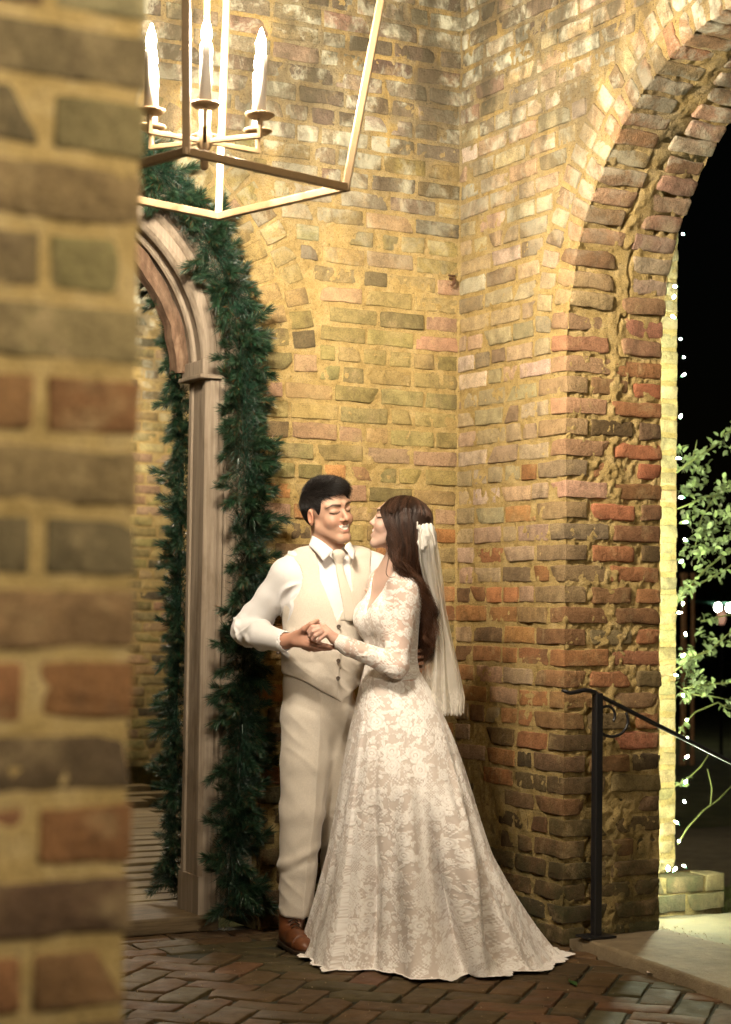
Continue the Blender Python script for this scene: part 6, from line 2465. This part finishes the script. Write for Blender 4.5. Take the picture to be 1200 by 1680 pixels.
for ce, re in (((0, -0.024, 0.040), (0.082, 0.102, 0.076)), ((0, -0.05, 0.0), (0.081, 0.078, 0.093)), ((0, -0.065, -0.07), (0.075, 0.058, 0.093))):
    q = (Lh_ - np.array(ce)) / np.array(re)
    kk = np.linalg.norm(q, axis=2, keepdims=True)
    Lh_ = np.where(kk < 1, np.array(ce) + q / np.maximum(kk, 1e-6) * np.array(re), Lh_)
H = BH_O + (Lh_ * BH_S) @ BH_R.T + rsB.normal(size=(NH, 1, 3)) * 0.0012
cut = rsB.uniform(0.72, 1.0, NH)
tn = np.linspace(0, 1, 28)
H = np.stack([np.stack([np.interp(tn * cu, tn, H[k, :, a]) for a in range(3)], 1) for k, cu in enumerate(cut)])
sv, sq = strands(H[:, 0], [H[:, k] for k in range(1, 28)], rsB.uniform(0.0005, 0.0011, NH), 3, 0.3)
# one loose curl by her collarbone
cl_ = np.array([[c(*p) for p in [(640, 905, -0.10), (636, 925, -0.115), (634, 940, -0.118), (640, 947, -0.115), (650, 944, -0.11)]]])
cl_ = np.concatenate([cl_ + rsB.normal(size=(1, 1, 3)) * 0.0012 for _ in range(4)])
tq2 = np.linspace(0, 4, 28)
iq2 = np.minimum(tq2.astype(int), 3)
H2 = cr(cl_, iq2, tq2 - iq2)
sv2, sq2 = strands(H2[:, 0], [H2[:, k] for k in range(1, 28)], np.full(len(H2), 0.0006), 3, 0.3)
Vh = np.concatenate([hv, sv, sv2])
Qh = np.concatenate([hq, sq + len(hv), sq2 + len(hv) + len(sv)])
shade = rsB.uniform(0.6, 1.4, (NH, 1, 1)) * (1 + 0.35 * np.clip(lr_[lock % 60][:, None, :1], -1.5, 1.5)) * (0.8 + 2.2 * np.linspace(0, 1, 28)[None, :, None] ** 1.6)
hc = (np.array((0.042, 0.019, 0.0105)) * shade)[:, :, None, :].repeat(3, 2).reshape(-1, 3)
chh = np.concatenate([np.tile((0.018, 0.009, 0.006), (len(hv), 1)), hc, np.tile((0.09, 0.045, 0.025), (len(sv2), 1))])
me = mesh_np('hair', Vh, Qh, HAIRM.m)
set_cols(me, chh)
new_obj('hair', me, bride)

# ---- veil
VEIL = NT('veil_tulle')
vt = VEIL.t
tr = VEIL.n('BsdfTransparent')
tl_ = VEIL.n('BsdfTranslucent')
tl_.inputs[0].default_value = (0.86, 0.83, 0.76, 1)
mx0, mx = VEIL.n('MixShader'), VEIL.n('MixShader')
VEIL.b.inputs['Base Color'].default_value = (0.88, 0.85, 0.78, 1)
VEIL.b.inputs['Roughness'].default_value = 0.8
mx0.inputs[0].default_value = 0.35
vt.links.new(VEIL.b.outputs[0], mx0.inputs[1])
vt.links.new(tl_.outputs[0], mx0.inputs[2])
vt.links.new(VEIL.attr('open', 'Fac'), mx.inputs[0])
vt.links.new(mx0.outputs[0], mx.inputs[1])
vt.links.new(tr.outputs[0], mx.inputs[2])
vt.links.new(mx.outputs[0], vt.nodes['Material Output'].inputs['Surface'])


def veil_sheet(rows, depth, pleats, amp, seed, nu=150, nv=120, open0=0.30):
    """rows: (py, px_left, px_right)"""
    py = np.array([r[0] for r in rows], float)
    yy = np.linspace(py[0], py[-1], nv)
    Lx, Rx = np.interp(yy, py, [r[1] for r in rows]), np.interp(yy, py, [r[2] for r in rows])
    u = np.linspace(0, 1, nu)
    rs = np.random.RandomState(seed)
    P = np.zeros((nv, nu, 3))
    ph = rs.uniform(0, 6.28)
    for i in range(nv):
        t = i / (nv - 1)
        dd = depth + 0.085 * float(sstep(0.0, 0.55, t)) - 0.085
        a, b = c(Lx[i], yy[i], dd), c(Rx[i], yy[i], dd)
        P[i] = a + (b - a) * u[:, None]
        w = 1.6 * vnoise(np.c_[u * pleats * 2.2 + ph, 0 * u + t * 1.3, 0 * u + seed], seed) + 0.3 * vnoise(np.c_[u * pleats * 5.5, 0 * u + t * 2.0, 0 * u + seed * 2], seed + 3)
        P[i, :, 1] += amp * (0.45 + 0.8 * t) * w - 0.02 * np.sin(math.pi * u)
        P[i, :, 0] += 0.35 * amp * (0.4 + t) * vnoise(np.c_[u * pleats * 2 + 9, 0 * u + t * 2.5, 0 * u + seed], seed + 7)
        if t > 0.93:
            P[i, :, 2] += 0.006 * np.sin(u * 60 + ph) * (t - 0.93) / 0.07
    V = P.reshape(-1, 3)
    F = grid_faces(nu, nv)
    tt = np.repeat(np.linspace(0, 1, nv), nu)
    u2 = np.tile(u, nv)
    lm = lace(u2 * 0.35, tt * 0.66, seed)
    bd = sstep(0.84, 0.90, tt) * (0.25 + 0.75 * lm)
    op = np.clip(open0 + 0.12 * vnoise(np.c_[u2 * 9, tt * 3, 0 * tt], seed + 11), 0, 1) * (1 - 0.8 * bd)
    return V, F, op


rows1 = [(868, 692, 706), (880, 687, 715), (920, 688, 722), (960, 697, 727), (1000, 707, 731), (1050, 715, 741), (1100, 712, 752), (1144, 708, 761), (1172, 712, 760)]
rows2 = [(870, 694, 708), (900, 690, 716), (950, 696, 722), (1000, 704, 728), (1050, 706, 736), (1085, 696, 742), (1110, 693, 744), (1135, 700, 746)]
Vs, Fs, Os, n = [], [], [], 0
for rows, d, pl, am, sd, o0 in ((rows1, -0.018, 2.6, 0.018, 6, 0.52), (rows2, 0.016, 2.2, 0.017, 8, 0.46), (rows1, 0.046, 2.9, 0.016, 9, 0.42)):
    v_, f_, o_ = veil_sheet(rows, d, pl, am, sd, open0=o0)
    Vs.append(v_)
    Fs.append(f_ + n)
    Os.append(o_)
    n += len(v_)
me = mesh_np('veil', np.concatenate(Vs), np.concatenate(Fs), VEIL.m)
set_float(me, np.concatenate(Os), 'open')
veil = new_obj('veil', me, bride)
# gathered knot of the veil on its comb
fk = Field(axis((0.24, 0.36, 0.0025)), axis((-0.17, 0.04, 0.0025)), axis((1.40, 1.54, 0.0025)))
fk.cap(c(690, 866, -0.105), c(706, 866, -0.085), 0.011, 0.016, 0.0)
fk.ell(c(700, 874, -0.092), (0.029, 0.026, 0.026), None, 0.012)
fk.ell(c(694, 889, -0.098), (0.019, 0.018, 0.034), None, 0.015)
fk.ell(c(711, 886, -0.088), (0.014, 0.018, 0.034), None, 0.012)
kv, kq = fk.mesh(smooth=1)
kn = normals(kv, kq)
kv = kv + kn * (0.0016 * np.sin(kv[:, 2] * 90 + kv[:, 0] * 420) + 0.002 * vnoise(kv * 90, 3))[:, None]
KN = m_plain('veil_gather', (0.58, 0.56, 0.52), 0.8)
new_obj('veil_gather', mesh_np('veil_gather', kv, kq, KN), veil)
m = MB()
m.rbox(tuple(c(685, 862, -0.098)), (0.005, 0.03, 0.026), 0.002)
m.build('comb', KN, veil)
